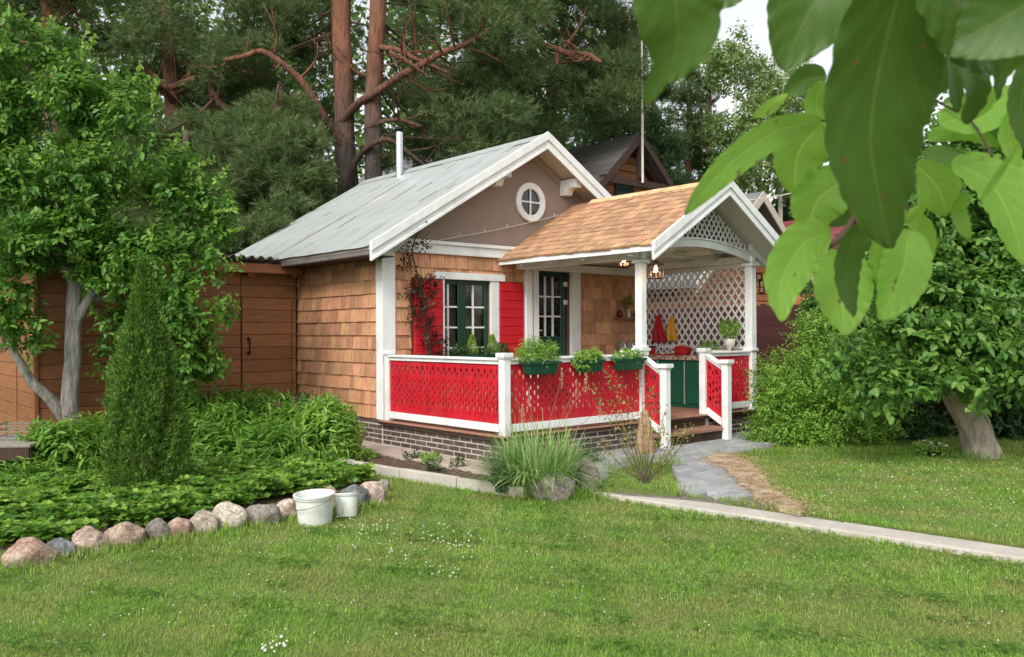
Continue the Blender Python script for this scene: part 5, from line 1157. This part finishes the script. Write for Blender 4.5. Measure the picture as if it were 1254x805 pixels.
# bushes and hedges
def shrub(name, label, blobs, n, per, L, W, m, cat='shrub', group=None, foot=None, stems=6, droop=.2, sp_=.05, inner=.3):
    B = pxblobs(blobs); c = np.mean([b[:3] for b in B], 0) if foot is None else np.array(foot); T = thing(name, label, cat, (c[0], c[1], -.06), group); b = MB()
    for q in B[:max(stems, 1)]: b.tube(smoothpts([(c[0]+random.uniform(-.1, .1), c[1]+random.uniform(-.1, .1), -.1), ((c[0]+q[0])/2, (c[1]+q[1])/2, q[2]*.6), q[:3]], 4), .011, 5)
    b.build('stems', M['twig'], T)['kind'] = 'stuff'
    o = crown('foliage', clumps(B, 5, .5, .75)+B[::2], n, per, L, W, m, T, sp_, droop, inner=inner); o['kind'] = 'stuff'; return T
shrub('shrub', 'big fresh-green rounded bush at the right of the porch', [(955, 470, 11.2, 32), (990, 440, 11.1, 38), (1010, 420, 11.2, 26), (965, 510, 11, 42), (1015, 490, 10.9, 52), (1050, 460, 11, 40), (1070, 500, 11, 42), (945, 530, 11, 26), (1000, 530, 10.8, 32), (1060, 535, 10.9, 28), (990, 405, 11.2, 16), (935, 500, 11.2, 18), (925, 540, 11.1, 14)], 4600, 7, .042, .022, M['bush'], stems=9, foot=tuple(at(1005, 540, 11.1)))
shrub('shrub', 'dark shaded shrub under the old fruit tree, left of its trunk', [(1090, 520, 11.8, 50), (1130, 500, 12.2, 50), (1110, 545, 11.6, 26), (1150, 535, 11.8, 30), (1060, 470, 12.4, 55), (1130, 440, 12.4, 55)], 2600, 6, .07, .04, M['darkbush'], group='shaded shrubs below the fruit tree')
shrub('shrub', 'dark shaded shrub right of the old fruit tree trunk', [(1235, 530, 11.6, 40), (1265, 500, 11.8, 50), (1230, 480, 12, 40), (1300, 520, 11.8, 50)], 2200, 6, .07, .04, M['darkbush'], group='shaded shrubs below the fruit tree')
shrub('shrub', 'tall shrub rising above the maroon fence behind the hanging leaves', [(1060, 350, 13.5, 55), (1110, 300, 14, 60), (1020, 380, 13.4, 34), (1150, 230, 15, 60), (1080, 250, 15.5, 30)], 3000, 6, .08, .05, M['rtree'])
# flower-bed plants (left)
def herb(name, label, blobs, n, L, W, m, cat='plant', group='leafy plants in the flower bed', per=6, droop=.45, sp_=.05):
    return shrub(name, label, blobs, n, per, L, W, M[m], cat, group, None, len(blobs), droop, sp_, .3)
herb('peony', 'tall lush peony at the right end of the bed, by the shingle wall', [(398, 540, 9.9, 34, 42), (380, 560, 9.8, 30, 30), (412, 572, 9.8, 18, 24), (398, 516, 9.9, 24, 20)], 1150, .12, .026, 'bush')
herb('peony', 'broad dark-leaved peony between the thuja and the tallest peony', [(330, 560, 9.8, 40, 34), (290, 545, 10, 36, 32), (345, 530, 10.2, 30, 26), (305, 580, 9.6, 36, 20)], 1250, .12, .030, 'peony')
herb('peony', 'peony growing behind the right side of the thuja', [(250, 545, 9.9, 34, 40), (265, 515, 10.2, 30, 28), (235, 575, 9.6, 26, 26)], 800, .11, .028, 'peony')
herb('perennial', 'bright green perennial at the foot of the grey apple trunk', [(75, 560, 9.2, 36, 34), (105, 540, 9.5, 26, 30), (50, 585, 9, 30, 22)], 900, .10, .03, 'peony')
herb('perennial', 'pale upright perennials at the far left of the bed', [(15, 600, 8.6, 34, 26), (50, 610, 8.6, 26, 20), (-30, 600, 8.7, 30, 26)], 700, .10, .024, 'berry')
herb('perennial', 'slender upright perennials just left of the thuja', [(105, 600, 9, 26, 26), (120, 580, 9.2, 18, 24)], 420, .09, .022, 'berry')
herb('perennial', 'low bright green perennials in front of the peonies, right of the thuja', [(270, 595, 9.3, 40, 18), (330, 592, 9.4, 36, 16), (385, 588, 9.5, 24, 14)], 650, .075, .03, 'berry')
herb('perennial', 'pale green leafy stems in front of the thuja, at its left foot', [(90, 625, 8.7, 34, 20), (45, 635, 8.5, 30, 16)], 420, .08, .028, 'berry')
herb('perennial', 'dark green perennials with long leaves, left of the pale leafy stems', [(-5, 585, 9.0, 36, 26), (30, 575, 9.2, 30, 24), (-40, 570, 9.2, 30, 26)], 700, .10, .022, 'darkbush')
herb('perennial', 'yellow-green fine-leaved perennials just right of the foot of the thuja', [(235, 600, 9.2, 26, 22), (262, 588, 9.4, 22, 20)], 460, .06, .018, 'lime')
herb('fern', 'leafy green clump in front of the brown shed door', [(320, 505, 11.5, 42, 16), (280, 500, 11.6, 36, 18), (365, 505, 11.4, 30, 12), (230, 500, 11.5, 34, 22)], 900, .11, .03, 'peony')
o = herb('astilbe', 'faded pinkish seed heads standing by the shed and shingle wall corner', [(368, 500, 11, 14, 10), (385, 508, 10.9, 14, 8), (345, 508, 11, 14, 8)], 100, .09, .02, 'darkbush')
q = np.concatenate([np.array(at(px+random.gauss(0, 2), py+random.gauss(0, 2.2), 10.8))[None] for px, py in ((362, 492), (381, 490), (384, 500), (340, 497), (363, 500), (352, 505), (395, 494)) for _ in range(16)])
flowers('seed_head', q, .022, leafmat('faded_pink', [(0.25, 0.12, 0.10), (0.45, 0.28, 0.22)], .2), o)['kind'] = 'stuff'
# strawberry / ground-cover carpet
def footprint(poly_px, z, n):
    P = np.array([onz(a, b, z)[:2] for a, b in poly_px]); lo, hi = P.min(0), P.max(0); out = []
    X = rng.uniform(lo[0], hi[0], n*4); Y = rng.uniform(lo[1], hi[1], n*4); ok = np.zeros(len(X), bool); m_ = len(P)
    for i in range(m_):
        a, b = P[i], P[(i+1) % m_]; c = ((a[1] > Y) != (b[1] > Y)) & (X < (b[0]-a[0])*(Y-a[1])/(b[1]-a[1]+1e-9)+a[0]); ok ^= c
    return X[ok][:n], Y[ok][:n]
bedpx = [(-60, 660), (0, 672), (60, 668), (120, 655), (200, 643), (260, 628), (330, 615), (370, 606), (420, 598), (455, 592), (450, 583), (415, 575), (300, 584), (120, 592), (-60, 606)]
X, Y = footprint(bedpx, -.06, 12000); kk = noise2(X, Y, 4.2, 9)+.5*noise2(X, Y, 9, 2)+rng.normal(size=len(X))*.25 > -.35; X, Y = X[kk], Y[kk]; n = len(X)
Z = -.05+rng.random(n)**.7*.20*np.clip(.62+.6*noise2(X, Y, 3.1)+.3*noise2(X, Y, 8), .1, 1.5); P = np.stack([X, Y, Z], 1); P3 = np.repeat(P, 3, 0); a = np.repeat(rng.random(n)*6.28, 3)+np.tile([0, 2.1, 4.2], n)
D = np.stack([np.cos(a), np.sin(a), np.full(n*3, .15)], 1); N = np.repeat(nrm(np.array([0, -.1, 1.0])+rng.normal(size=(n, 3))*.6), 3, 0)
tag(leaves('ground_cover', P3, D, N, np.repeat(rng.uniform(.035, .085, n), 3), np.repeat(rng.uniform(.035, .06, n), 3), M['berry'], None, .2, False, np.clip(np.repeat(rng.random(n), 3)+rng.normal(size=n*3)*.1, 0, 1)), kind='stuff')
sheet('flower_bed', [tuple(onz(a, b, -.07)[:2]) for a, b in bedpx[:8]+[(400, 612), (470, 600), (452, 580), (415, 562), (400, 545)]]+[(-.46, 2.3), (-9, 2.3)], -.065, M['soil'], thick=.06)
# ribbon grass clump
gb = onz(672, 606, -.05)+np.array([.1, .25, 0]); T = thing('ribbon_grass', 'big arching clump of striped ribbon grass with feathery plumes by the corner post', 'grass clump', tuple(gb))
def archblades(name, base, R, n, L0, L1, w, m, parent, out=.9, seg=5, sx=1.0, zc=0.0):
    a = rng.random(n)*6.283; r = R*np.sqrt(rng.random(n)); B = np.stack([base[0]+r*np.cos(a), base[1]+r*np.sin(a), np.full(n, base[2]+zc)], 1)
    aa = a+rng.normal(size=n)*.7; Dh = np.stack([np.cos(aa), np.sin(aa), np.zeros(n)], 1); L = rng.uniform(L0, L1, n); lean = rng.uniform(.1, 1, n)*out; S = np.stack([-np.sin(aa), np.cos(aa), np.zeros(n)], 1)
    V = []; 
    for i in range(seg+1):
        t = i/seg; ww = w*(1-t**2.2)+.0004; c = B+Dh*(L*lean*t**1.5)[:, None]+np.array([0, 0, 1])*(L*(t*(1.05-.25*lean)-.55*lean*t**2.6))[:, None]
        V += [c-S*ww/2, c+S*ww/2]
    V = np.stack(V, 1).reshape(-1, 3); q = (seg+1)*2; i = np.arange(n)[:, None]*q; Fc = np.concatenate([i+[2*s, 2*s+1, 2*s+3, 2*s+2] for s in range(seg)], 1).reshape(-1, 4)
    o = npmesh(name, V, Fc, m, parent, np.repeat(rng.random(n), seg)); o['kind'] = 'stuff'; return o
archblades('blades', gb, .30, 1050, .40, .80, .015, M['ribbon'], T, 1.15)
archblades('blades', gb+np.array([-.22, .12, 0]), .16, 420, .25, .5, .013, M['ribbon2'], T, .9)
for px, py in ((628, 478), (648, 486), (688, 462), (706, 475), (718, 468), (640, 505), (735, 500)):
    e = at(px, py, 9.2+random.uniform(-.2, .3)); b = MB(); b.tube(smoothpts([tuple(gb+np.array([random.uniform(-.2, .2), random.uniform(-.2, .2), .2])), ((gb[0]+e[0])/2, (gb[1]+e[1])/2, (gb[2]+e[2])/2+.12), tuple(e)], 4), .0022, 4)
    b.build('stalk', M['straw'], T); k_ = 70; tt = rng.random(k_); P = e+np.array([0, 0, 1])*((tt-.6)*.2)[:, None]+rng.normal(size=(k_, 3))*(.012*(1.2-tt))[:, None]
    leaves('plume', P, rdir(k_)*.5+[0, 0, 1], rdir(k_), .03, .008, M['straw'], T, .1, False, kind='stuff')
shrub('shrub', 'low blue-green leafy plant left of the ribbon grass at the bed edge', [(622, 560, 9.5, 20, 22), (640, 585, 9.2, 22, 18), (610, 575, 9.4, 12, 12)], 420, 5, .06, .016, M['ribbon2'], stems=3)
shrub('shrub', 'low bluish leaves right of the grass clump beside the upright boulder', [(715, 570, 9.5, 20, 20), (700, 592, 9.2, 20, 14)], 300, 5, .06, .014, M['ribbon2'], stems=2)
# airy shrub
sb = onz(790, 592, .01); T = thing('twiggy_shrub', 'airy young shrub with thin dark stems and reddish-green leaves before the steps', 'shrub', tuple(sb)); b = MB(); tips = []
for px, py in ((735, 540), (750, 500), (760, 470), (772, 490), (785, 455), (800, 480), (815, 500), (822, 535), (835, 530), (745, 455), (728, 478), (808, 525), (790, 520), (765, 545), (848, 526)):
    e = at(px, py, 9.1+random.uniform(-.25, .25)); m_ = (sb+e)/2+np.array([0, 0, -.05]); q = smoothpts([tuple(sb+np.array([random.uniform(-.05, .05), random.uniform(-.05, .05), 0])), tuple(m_), tuple(e)], 5)
    b.tube(q, [.005-.0035*i/(len(q)-1) for i in range(len(q))], 5); tips.append(q)
b.build('stems', M['twig'], T)['kind'] = 'stuff'
P = []; 
for q in tips:
    for c in q[5:]:
        for _ in range(9): P.append(np.array(c)+np.random.normal(size=3)*.035)
P = np.array(P); n = len(P); leaves('foliage', P, rdir(n)+[0, 0, .2], rdir(n)+[0, 0, .9], rng.uniform(.022, .042, n), .018, M['reddish'], T, .15, True, kind='stuff')
# small flower clump on the right lawn
fc = onz(1140, 558, -.03); T = thing('flower_clump', 'small dark pot of white blossoms sunk in the lawn left of the fruit tree', 'flowers', tuple(fc)); MB().lathe(tuple(fc), [(.12, 0), (.16, .06), (.14, .065)], 18).build('pot_rim', M['iron'], T)
crown('foliage', [(fc[0], fc[1], .05, .17, .17, .06)], 130, 5, .04, .025, M['bush'], T, .02)['kind'] = 'stuff'
q = fc+np.stack([rng.uniform(-.15, .15, 34), rng.uniform(-.15, .15, 34), rng.uniform(.10, .16, 34)], 1); flowers('blossom', q, .02, M['petal'], T)['kind'] = 'stuff'
# seedlings in the soil bed
for i, (px, py, lab) in enumerate(((448, 562, 'leafy seedling at the left end of the soil bed'), (531, 577, 'tiny dark seedling in the middle of the soil bed'), (505, 563, 'tiny dark seedling left of the middle of the soil bed'), (528, 567, 'bushy low seedling in the right half of the soil bed'), (562, 574, 'small seedling near the right end of the soil bed'))):
    p = onz(px, py, -.03); c = [(p[0], p[1], .02, .07+.04*(i in (0, 3)), .07, .04)]; o = crown('seedling', c, 26+30*(i in (0, 3)), 4, .045, .02, M['bush' if i in (0, 3) else 'darkbush'], None, .02); tag(o, lab, 'seedling', 'seedlings in the soil bed')

# ================= LAWN GRASS =================
def inP(X, Y, P):
    ok = np.zeros(len(X), bool); P = np.array(P); m_ = len(P)
    for i in range(m_):
        a, b = P[i], P[(i+1) % m_]; ok ^= ((a[1] > Y) != (b[1] > Y)) & (X < (b[0]-a[0])*(Y-a[1])/(b[1]-a[1]+1e-12)+a[0])
    return ok
def grassblades(name, n, dmin, dmax, h0, h1, w, m, power=1.0, extra=None):
    u = rng.random(n); d = dmin*(dmax/dmin)**(u**power); lat = rng.uniform(-.72, .72, n)*d+rng.uniform(-.3, .3, n)
    X = CAM[0]+fwd[0]*d+right[0]*lat; Y = CAM[1]+fwd[1]*d+right[1]*lat
    sx = strip_x(Y); bed = [tuple(onz(a, b, -.10)[:2]) for a, b in ((-300, 700), (0, 690), (69, 677), (148, 663), (216, 652), (318, 636), (385, 620), (455, 610), (470, 600), (455, 592), (430, 578), (412, 560), (200, 540), (-300, 560))]
    kx = np.interp(-Y, [.35, 3.66], [-1.23, -.86])
    low = np.where(Y < -3.72, X < sx-.275, X < kx-.01) & ~inP(X, Y, bed) & (Y < -.6)
    upm = (X > sx+.01) & ((Y < -3.76) | (X > .2)) & ~inP(X, Y, ppath) & ~inP(X, Y, sandp) & ~((Y > -2.45) & (X < 4.9)) & (Y < 4) & (X < 7.1)
    upm |= inP(X, Y, island); k = low | upm; X, Y = X[k], Y[k]; Z = np.where(low[k], -.08, np.where(inP(X, Y, island), .012, -.03)); n = len(X); dk = d[k]
    h = rng.uniform(h0, h1, n)*(1+.25*noise2(X, Y, 1.4, 3))*(1+.35*(noise2(X, Y, 5, 1)>.4)); a = rng.random(n)*6.283; lean = rng.uniform(.1, 1.5, n)
    D = np.stack([np.cos(a)*lean, np.sin(a)*lean, np.ones(n)], 1); N = np.stack([np.cos(a), np.sin(a), np.full(n, -.2)], 1)
    W = w*np.clip(dk/5, .8, 2.2)
    return leaves(name, np.stack([X, Y, Z-.004], 1), D, N, h, W, m, None, .0, False, np.clip(rng.random(n)*.7+.22*noise2(X, Y, 2.2, 7)+.14*noise2(X, Y, 6.3, 4)+.12, 0, 1))
tag(grassblades('lawn_grass', 560000, 3.3, 14.5, .014, .038, .0043, M['grass'], .95), kind='stuff')
# dry litter beside the path
X, Y = footprint([(860, 562), (878, 553), (905, 555), (928, 564), (936, 577), (952, 585), (958, 597), (980, 606), (1016, 626), (985, 633), (950, 624), (944, 616), (920, 612), (918, 603), (900, 597), (904, 587), (888, 583), (886, 573), (870, 571)], .01, 7000); X = X+rng.normal(size=len(X))*.05; Y = Y+rng.normal(size=len(Y))*.05; n = len(X); a = rng.random(n)*6.28
tag(leaves('dry_litter', np.stack([X, Y, np.full(n, .012)+rng.random(n)*.012], 1), np.stack([np.cos(a), np.sin(a), rng.uniform(-.05, .45, n)], 1), rdir(n)+[0, 0, 1], rng.uniform(.012, .045, n), .004, M['straw'], None, .1, False), kind='stuff')
# clover and plantain leaves low in the turf
X, Y = footprint([(-40, 690), (300, 650), (480, 605), (640, 612), (760, 615), (1254, 690), (1254, 805), (-40, 805)], -.08, 26000); kk = noise2(X, Y, 3.3, 5)+.6*noise2(X, Y, 8, 1)+rng.normal(size=len(X))*.3 > .45; X, Y = X[kk], Y[kk]; n = len(X)
a = np.repeat(rng.random(n)*6.28, 3)+np.tile([0, 2.1, 4.2], n); P = np.repeat(np.stack([X, Y, -.08+rng.uniform(.015, .035, n)], 1), 3, 0)
tag(leaves('clover_leaves', P, np.stack([np.cos(a), np.sin(a), np.full(n*3, .12)], 1), rdir(n*3)*.3+[0, 0, 1], .016, .015, M['berry'], None, .15, False, np.clip(np.repeat(rng.random(n), 3)*.7, 0, 1)), kind='stuff')
# taller tufts at edges
def tufts(pts, n, h, R, nm):
    P = []
    for p in pts: P.append(np.repeat(np.array(p)[None], n, 0)+np.concatenate([rng.normal(size=(n, 2))*R, np.zeros((n, 1))], 1))
    P = np.concatenate(P); m_ = len(P); a = rng.random(m_)*6.28; le = rng.uniform(.1, .8, m_)
    tag(leaves(nm, P, np.stack([np.cos(a)*le, np.sin(a)*le, np.ones(m_)], 1), np.stack([np.cos(a), np.sin(a), np.zeros(m_)], 1), rng.uniform(.4, 1.1, m_)*h, .006, M['grass'], None, 0, False), kind='stuff')
pts = [onz(px, py+4, -.08) for px, py, *_ in SL[:14]]+[np.array([strip_x(y)-.29, y, -.08]) for y in np.arange(-4, -8.5, -.13)]+[np.array([kpt(t)[0]-.03, kpt(t)[1], -.08]) for t in np.linspace(0, 1, 26)]
tufts(pts[:14]+[onz(px+dx, py+6, -.08) for px, py, *_ in SL[:14] for dx in (-14, 12)], 46, .10, .06, 'edge_tufts'); tufts(pts[14:], 30, .05, .03, 'kerb_tufts')
tufts([onz(px, py, -.09) for px in range(640, 740, 9) for py in (606, 612)]+[np.array(list(p)+[.01]) for p in island]+[onz(px, 570, .01) for px in (770, 790, 810)], 60, .15, .07, 'long_grass_tufts')
tufts([onz(px, py, -.03) for px in range(925, 1254, 10) for py in (556,)]+[onz(px, 562, -.03) for px in range(1180, 1230, 6)], 50, .12, .08, 'shade_grass_tufts')
tufts([np.array([strip_x(y)+.03, y, -.03]) for y in np.arange(-4, -8.5, -.1)], 34, .06, .025, 'verge_tufts')
tufts([onz(px, py, -.01) for px, py in ((905, 558), (920, 566), (932, 577), (941, 588), (950, 600), (968, 610), (992, 624), (975, 629), (950, 621), (925, 615), (900, 613), (940, 606), (925, 590), (958, 616), (1000, 628), (905, 575), (880, 556), (935, 600))], 70, .05, .06, 'litter_edge_tufts')
# clover heads
def clover(n, area, z, r, nm):
    X, Y = footprint(area, z, n); n = len(X); c = np.stack([X, Y, np.full(n, z)+rng.uniform(.025, .055, n)], 1)
    O = np.array([(1, 0, 0), (0, 1, 0), (-1, 0, 0), (0, -1, 0), (0, 0, 1), (0, 0, -1)])*r; V = (c[:, None]+O[None]*rng.uniform(.6, 1.2, (n, 1, 1))).reshape(-1, 3)
    t = np.array([(0, 1, 4), (1, 2, 4), (2, 3, 4), (3, 0, 4), (1, 0, 5), (2, 1, 5), (3, 2, 5), (0, 3, 5)]); Fc = (np.arange(n)[:, None, None]*6+t[None]).reshape(-1, 3)
    tag(npmesh(nm, V, Fc, M['petal'], None, rng.random(len(Fc)), smooth=True), kind='stuff')
clover(120, [(400, 640), (520, 640), (600, 660), (560, 720), (440, 690)], -.08, .0075, 'clover_flowers')
clover(330, [(-40, 700), (300, 660), (500, 620), (760, 620), (1254, 700), (1254, 805), (-40, 805)], -.08, .005, 'clover_flowers')
clover(160, [(960, 570), (1254, 570), (1254, 660), (1010, 620)], -.03, .007, 'clover_flowers')
clover(16, [(318, 798), (350, 786), (358, 795), (325, 812)], -.08, .010, 'clover_flowers')

# ================= HANGING LEAVES CLOSE TO THE CAMERA =================
def biglmat(name, c0, c1, trans):
    m = bpy.data.materials.new(name); m.use_nodes = True; n, l = m.node_tree.nodes, m.node_tree.links; b = n['Principled BSDF']; b.inputs['Roughness'].default_value = .5
    uv = n.new('ShaderNodeUVMap'); uv.uv_map = 'uv'; sp = n.new('ShaderNodeSeparateXYZ'); l.new(uv.outputs[0], sp.inputs[0])
    def mth(op, a, b_=None):
        x = n.new('ShaderNodeMath'); x.operation = op
        for i, v in enumerate((a, b_)):
            if v is None: continue
            if isinstance(v, (int, float)): x.inputs[i].default_value = v
            else: l.new(v, x.inputs[i])
        return x.outputs[0]
    u = mth('ABSOLUTE', mth('SUBTRACT', sp.outputs[0], .5)); v = sp.outputs[1]
    s = mth('FRACT', mth('MULTIPLY', mth('SUBTRACT', v, mth('MULTIPLY', u, .75)), 8.0)); side = mth('LESS_THAN', mth('ABSOLUTE', mth('SUBTRACT', s, .5)), .035)
    mid = mth('LESS_THAN', u, .018); vein = mth('MAXIMUM', mth('MULTIPLY', side, .55), mid)
    oi = n.new('ShaderNodeObjectInfo'); tc = n.new('ShaderNodeTexCoord'); nz = n.new('ShaderNodeTexNoise'); nz.inputs['Scale'].default_value = 40; nz.inputs['Detail'].default_value = 6; l.new(tc.outputs['Object'], nz.inputs['Vector'])
    mx = n.new('ShaderNodeMix'); mx.data_type = 'RGBA'; mx.inputs[6].default_value = (*c0, 1); mx.inputs[7].default_value = (*c1, 1); l.new(mth('ADD', mth('MULTIPLY', nz.outputs['Fac'], .7), mth('MULTIPLY', oi.outputs['Random'], .35)), mx.inputs[0])
    m2 = n.new('ShaderNodeMix'); m2.data_type = 'RGBA'; m2.inputs[7].default_value = (c1[0]*1.3, c1[1]*1.1, c1[2]*1.5, 1); l.new(mth('MULTIPLY', vein, .85), m2.inputs[0]); l.new(mx.outputs[2], m2.inputs[6])
    nv = n.new('ShaderNodeTexNoise'); nv.inputs['Scale'].default_value = 130; nv.inputs['Detail'].default_value = 3; l.new(tc.outputs['Object'], nv.inputs['Vector']); m3 = n.new('ShaderNodeMix'); m3.data_type = 'RGBA'; m3.inputs[7].default_value = (.16, .10, .03, 1); l.new(mth('MULTIPLY', mth('GREATER_THAN', nv.outputs['Fac'], .71), .8), m3.inputs[0]); l.new(m2.outputs[2], m3.inputs[6]); m2 = m3
    l.new(m2.outputs[2], b.inputs['Base Color']); bp = n.new('ShaderNodeBump'); bp.inputs['Strength'].default_value = .9; bp.inputs['Distance'].default_value = .002
    l.new(mth('ADD', vein, mth('MULTIPLY', nz.outputs['Fac'], .6)), bp.inputs['Height']); l.new(bp.outputs[0], b.inputs['Normal'])
    t = n.new('ShaderNodeBsdfTranslucent'); h = n.new('ShaderNodeHueSaturation'); h.inputs['Hue'].default_value = .48; h.inputs['Value'].default_value = 1.9; l.new(m2.outputs[2], h.inputs['Color']); l.new(h.outputs[0], t.inputs[0])
    ms = n.new('ShaderNodeMixShader'); ms.inputs[0].default_value = trans; l.new(b.outputs[0], ms.inputs[1]); l.new(t.outputs[0], ms.inputs[2]); l.new(ms.outputs[0], n['Material Output'].inputs['Surface']); return m
M['bigleaf'] = biglmat('lit_big_leaf', (0.13, 0.29, 0.035), (0.22, 0.42, 0.06), .5)
M['shadedleaf'] = biglmat('shaded_big_leaf', (0.045, 0.11, 0.014), (0.075, 0.155, 0.022), .3)  # darker copy of the same leaf; shade from overlap and facing painted into its colour
bro = thing('apple_branch', 'blurred leafy branch tip hanging close in front at the top right', 'branch', tuple(at(1150, 80, .75)))
def bigleaf(pts, w, d0, d1, roll=0., m='bigleaf', fold=.10, curl=0.0, cup=.0):
    """pts: midrib through photograph pixels, w: greatest width seen"""
    n_ = len(pts); P = smoothpts([tuple(at(p[0], p[1], d0+(d1-d0)*i/(n_-1))) for i, p in enumerate(pts)], 24); K = len(P)-1; Q = 12
    view = Vector(fwd); W = w/F*(d0+d1)/2; L = sum((P[i+1]-P[i]).length for i in range(K)); acc = 0; vs = []; uvs = []; ph = random.uniform(0, 6)
    for i in range(K+1):
        if i: acc += (P[i]-P[i-1]).length
        t = acc/L; ax = (P[min(i+1, K)]-P[max(i-1, 0)]).normalized(); s = ax.cross(view).normalized(); nn = s.cross(ax).normalized()
        rl = roll*(1-.5*t); s2 = s*math.cos(rl)+nn*math.sin(rl); n2 = nn*math.cos(rl)-s*math.sin(rl)
        prof = max(0, math.sin(math.pi*min(1, t**.80)))**.62*(1-.30*max(0, t-.7)); ser = 1+.035*(abs(math.sin(t*42))-.5)+.02*math.sin(t*9+ph)
        for j in range(Q+1):
            u = j/Q*2-1; hw_ = W/2*prof*(ser if j in (0, Q) else 1)+.0003; au = abs(u)
            p = P[i]+s2*u*hw_-n2*(fold*W*au*prof-cup*W*au*au*prof)+n2*(W*.022*math.sin(t*44-au*12)*au+W*.03*math.sin(t*6+u*2+ph)*au)-n2*curl*L*max(0, t-.5)**2
            vs.append(p); uvs.append((j/Q, t))
    fs = [(i*(Q+1)+j, i*(Q+1)+j+1, (i+1)*(Q+1)+j+1, (i+1)*(Q+1)+j) for i in range(K) for j in range(Q)]
    c = sum(vs, Vector())/len(vs); me = bpy.data.meshes.new('leaf'); me.from_pydata([v-c for v in vs], [], fs); ul = me.uv_layers.new(name='uv')
    for lp in me.loops: ul.data[lp.index].uv = uvs[lp.vertex_index]
    me.materials.append(M[m]); me.polygons.foreach_set('use_smooth', [True]*len(fs)); o = bpy.data.objects.new('leaf', me); link(o, bro, c); return o
O = 'shadedleaf'; Y = 'bigleaf'
for q in [
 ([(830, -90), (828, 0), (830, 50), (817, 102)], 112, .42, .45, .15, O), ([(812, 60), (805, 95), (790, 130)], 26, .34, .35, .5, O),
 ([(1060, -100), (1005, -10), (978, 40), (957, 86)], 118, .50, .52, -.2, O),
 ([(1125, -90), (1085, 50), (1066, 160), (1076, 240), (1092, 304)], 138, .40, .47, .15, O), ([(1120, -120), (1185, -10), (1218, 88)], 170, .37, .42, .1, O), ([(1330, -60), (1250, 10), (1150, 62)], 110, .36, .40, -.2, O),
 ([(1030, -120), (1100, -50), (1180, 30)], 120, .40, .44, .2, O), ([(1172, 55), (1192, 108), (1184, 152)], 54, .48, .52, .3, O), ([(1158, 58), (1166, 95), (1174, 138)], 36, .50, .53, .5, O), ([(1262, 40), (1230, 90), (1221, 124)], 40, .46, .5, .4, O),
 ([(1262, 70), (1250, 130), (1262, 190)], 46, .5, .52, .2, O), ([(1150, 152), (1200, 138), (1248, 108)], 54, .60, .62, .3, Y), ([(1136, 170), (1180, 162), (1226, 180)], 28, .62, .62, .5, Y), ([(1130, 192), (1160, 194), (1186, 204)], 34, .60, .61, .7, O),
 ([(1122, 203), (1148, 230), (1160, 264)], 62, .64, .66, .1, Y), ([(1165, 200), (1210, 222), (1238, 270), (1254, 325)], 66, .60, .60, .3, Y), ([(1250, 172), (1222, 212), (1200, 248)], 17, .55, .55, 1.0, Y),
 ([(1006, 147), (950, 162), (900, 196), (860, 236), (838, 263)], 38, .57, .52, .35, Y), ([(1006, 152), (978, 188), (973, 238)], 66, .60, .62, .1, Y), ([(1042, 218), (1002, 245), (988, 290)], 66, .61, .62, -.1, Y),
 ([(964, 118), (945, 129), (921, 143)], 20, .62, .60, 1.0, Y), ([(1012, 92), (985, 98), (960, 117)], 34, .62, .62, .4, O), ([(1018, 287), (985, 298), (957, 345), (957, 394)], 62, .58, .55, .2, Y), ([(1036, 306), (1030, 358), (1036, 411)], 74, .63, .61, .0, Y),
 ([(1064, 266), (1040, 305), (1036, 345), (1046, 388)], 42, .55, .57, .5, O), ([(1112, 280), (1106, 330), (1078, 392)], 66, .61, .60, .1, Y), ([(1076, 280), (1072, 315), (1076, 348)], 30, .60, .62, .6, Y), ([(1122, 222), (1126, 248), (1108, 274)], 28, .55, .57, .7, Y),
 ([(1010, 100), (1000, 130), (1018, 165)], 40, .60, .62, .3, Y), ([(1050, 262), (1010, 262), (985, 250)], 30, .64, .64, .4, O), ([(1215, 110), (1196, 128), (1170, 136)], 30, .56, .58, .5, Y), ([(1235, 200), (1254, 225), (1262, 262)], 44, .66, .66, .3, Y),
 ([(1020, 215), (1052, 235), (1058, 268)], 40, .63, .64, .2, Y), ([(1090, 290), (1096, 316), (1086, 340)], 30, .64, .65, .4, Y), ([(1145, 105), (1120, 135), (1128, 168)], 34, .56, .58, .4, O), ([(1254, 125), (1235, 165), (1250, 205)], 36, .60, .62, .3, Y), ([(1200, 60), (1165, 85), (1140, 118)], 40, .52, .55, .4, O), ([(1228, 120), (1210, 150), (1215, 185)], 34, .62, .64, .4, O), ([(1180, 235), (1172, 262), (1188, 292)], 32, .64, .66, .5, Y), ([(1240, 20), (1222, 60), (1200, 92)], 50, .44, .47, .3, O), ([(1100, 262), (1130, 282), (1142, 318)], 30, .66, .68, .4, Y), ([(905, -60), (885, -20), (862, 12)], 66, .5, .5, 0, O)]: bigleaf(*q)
def twig(pts, r): MB().tube(smoothpts([tuple(at(*p)) for p in pts], 5), r, 7).build('twig', M['twig'], bro, smooth=True)
twig([(1200, -60, .6), (1165, 60, .6), (1140, 120, .6), (1118, 165, .6), (1090, 215, .6), (1060, 245, .6), (1030, 290, .59), (1000, 310, .585)], .0022)
twig([(1118, 165, .6), (1135, 185, .61), (1160, 190, .62)], .0009); twig([(1100, 200, .6), (1060, 150, .6), (1005, 148, .59)], .0009); twig([(1060, 245, .6), (1045, 300, .61), (1040, 320, .62)], .0009); twig([(1090, 215, .6), (1110, 250, .6), (1112, 274, .6)], .0009)
twig([(1140, 120, .6), (1190, 150, .6), (1215, 192, .58)], .0009); twig([(1165, 60, .6), (1120, 20, .5), (1085, -40, .42)], .0012); twig([(1165, 60, .6), (1200, 20, .5), (1235, -80, .38)], .0012)
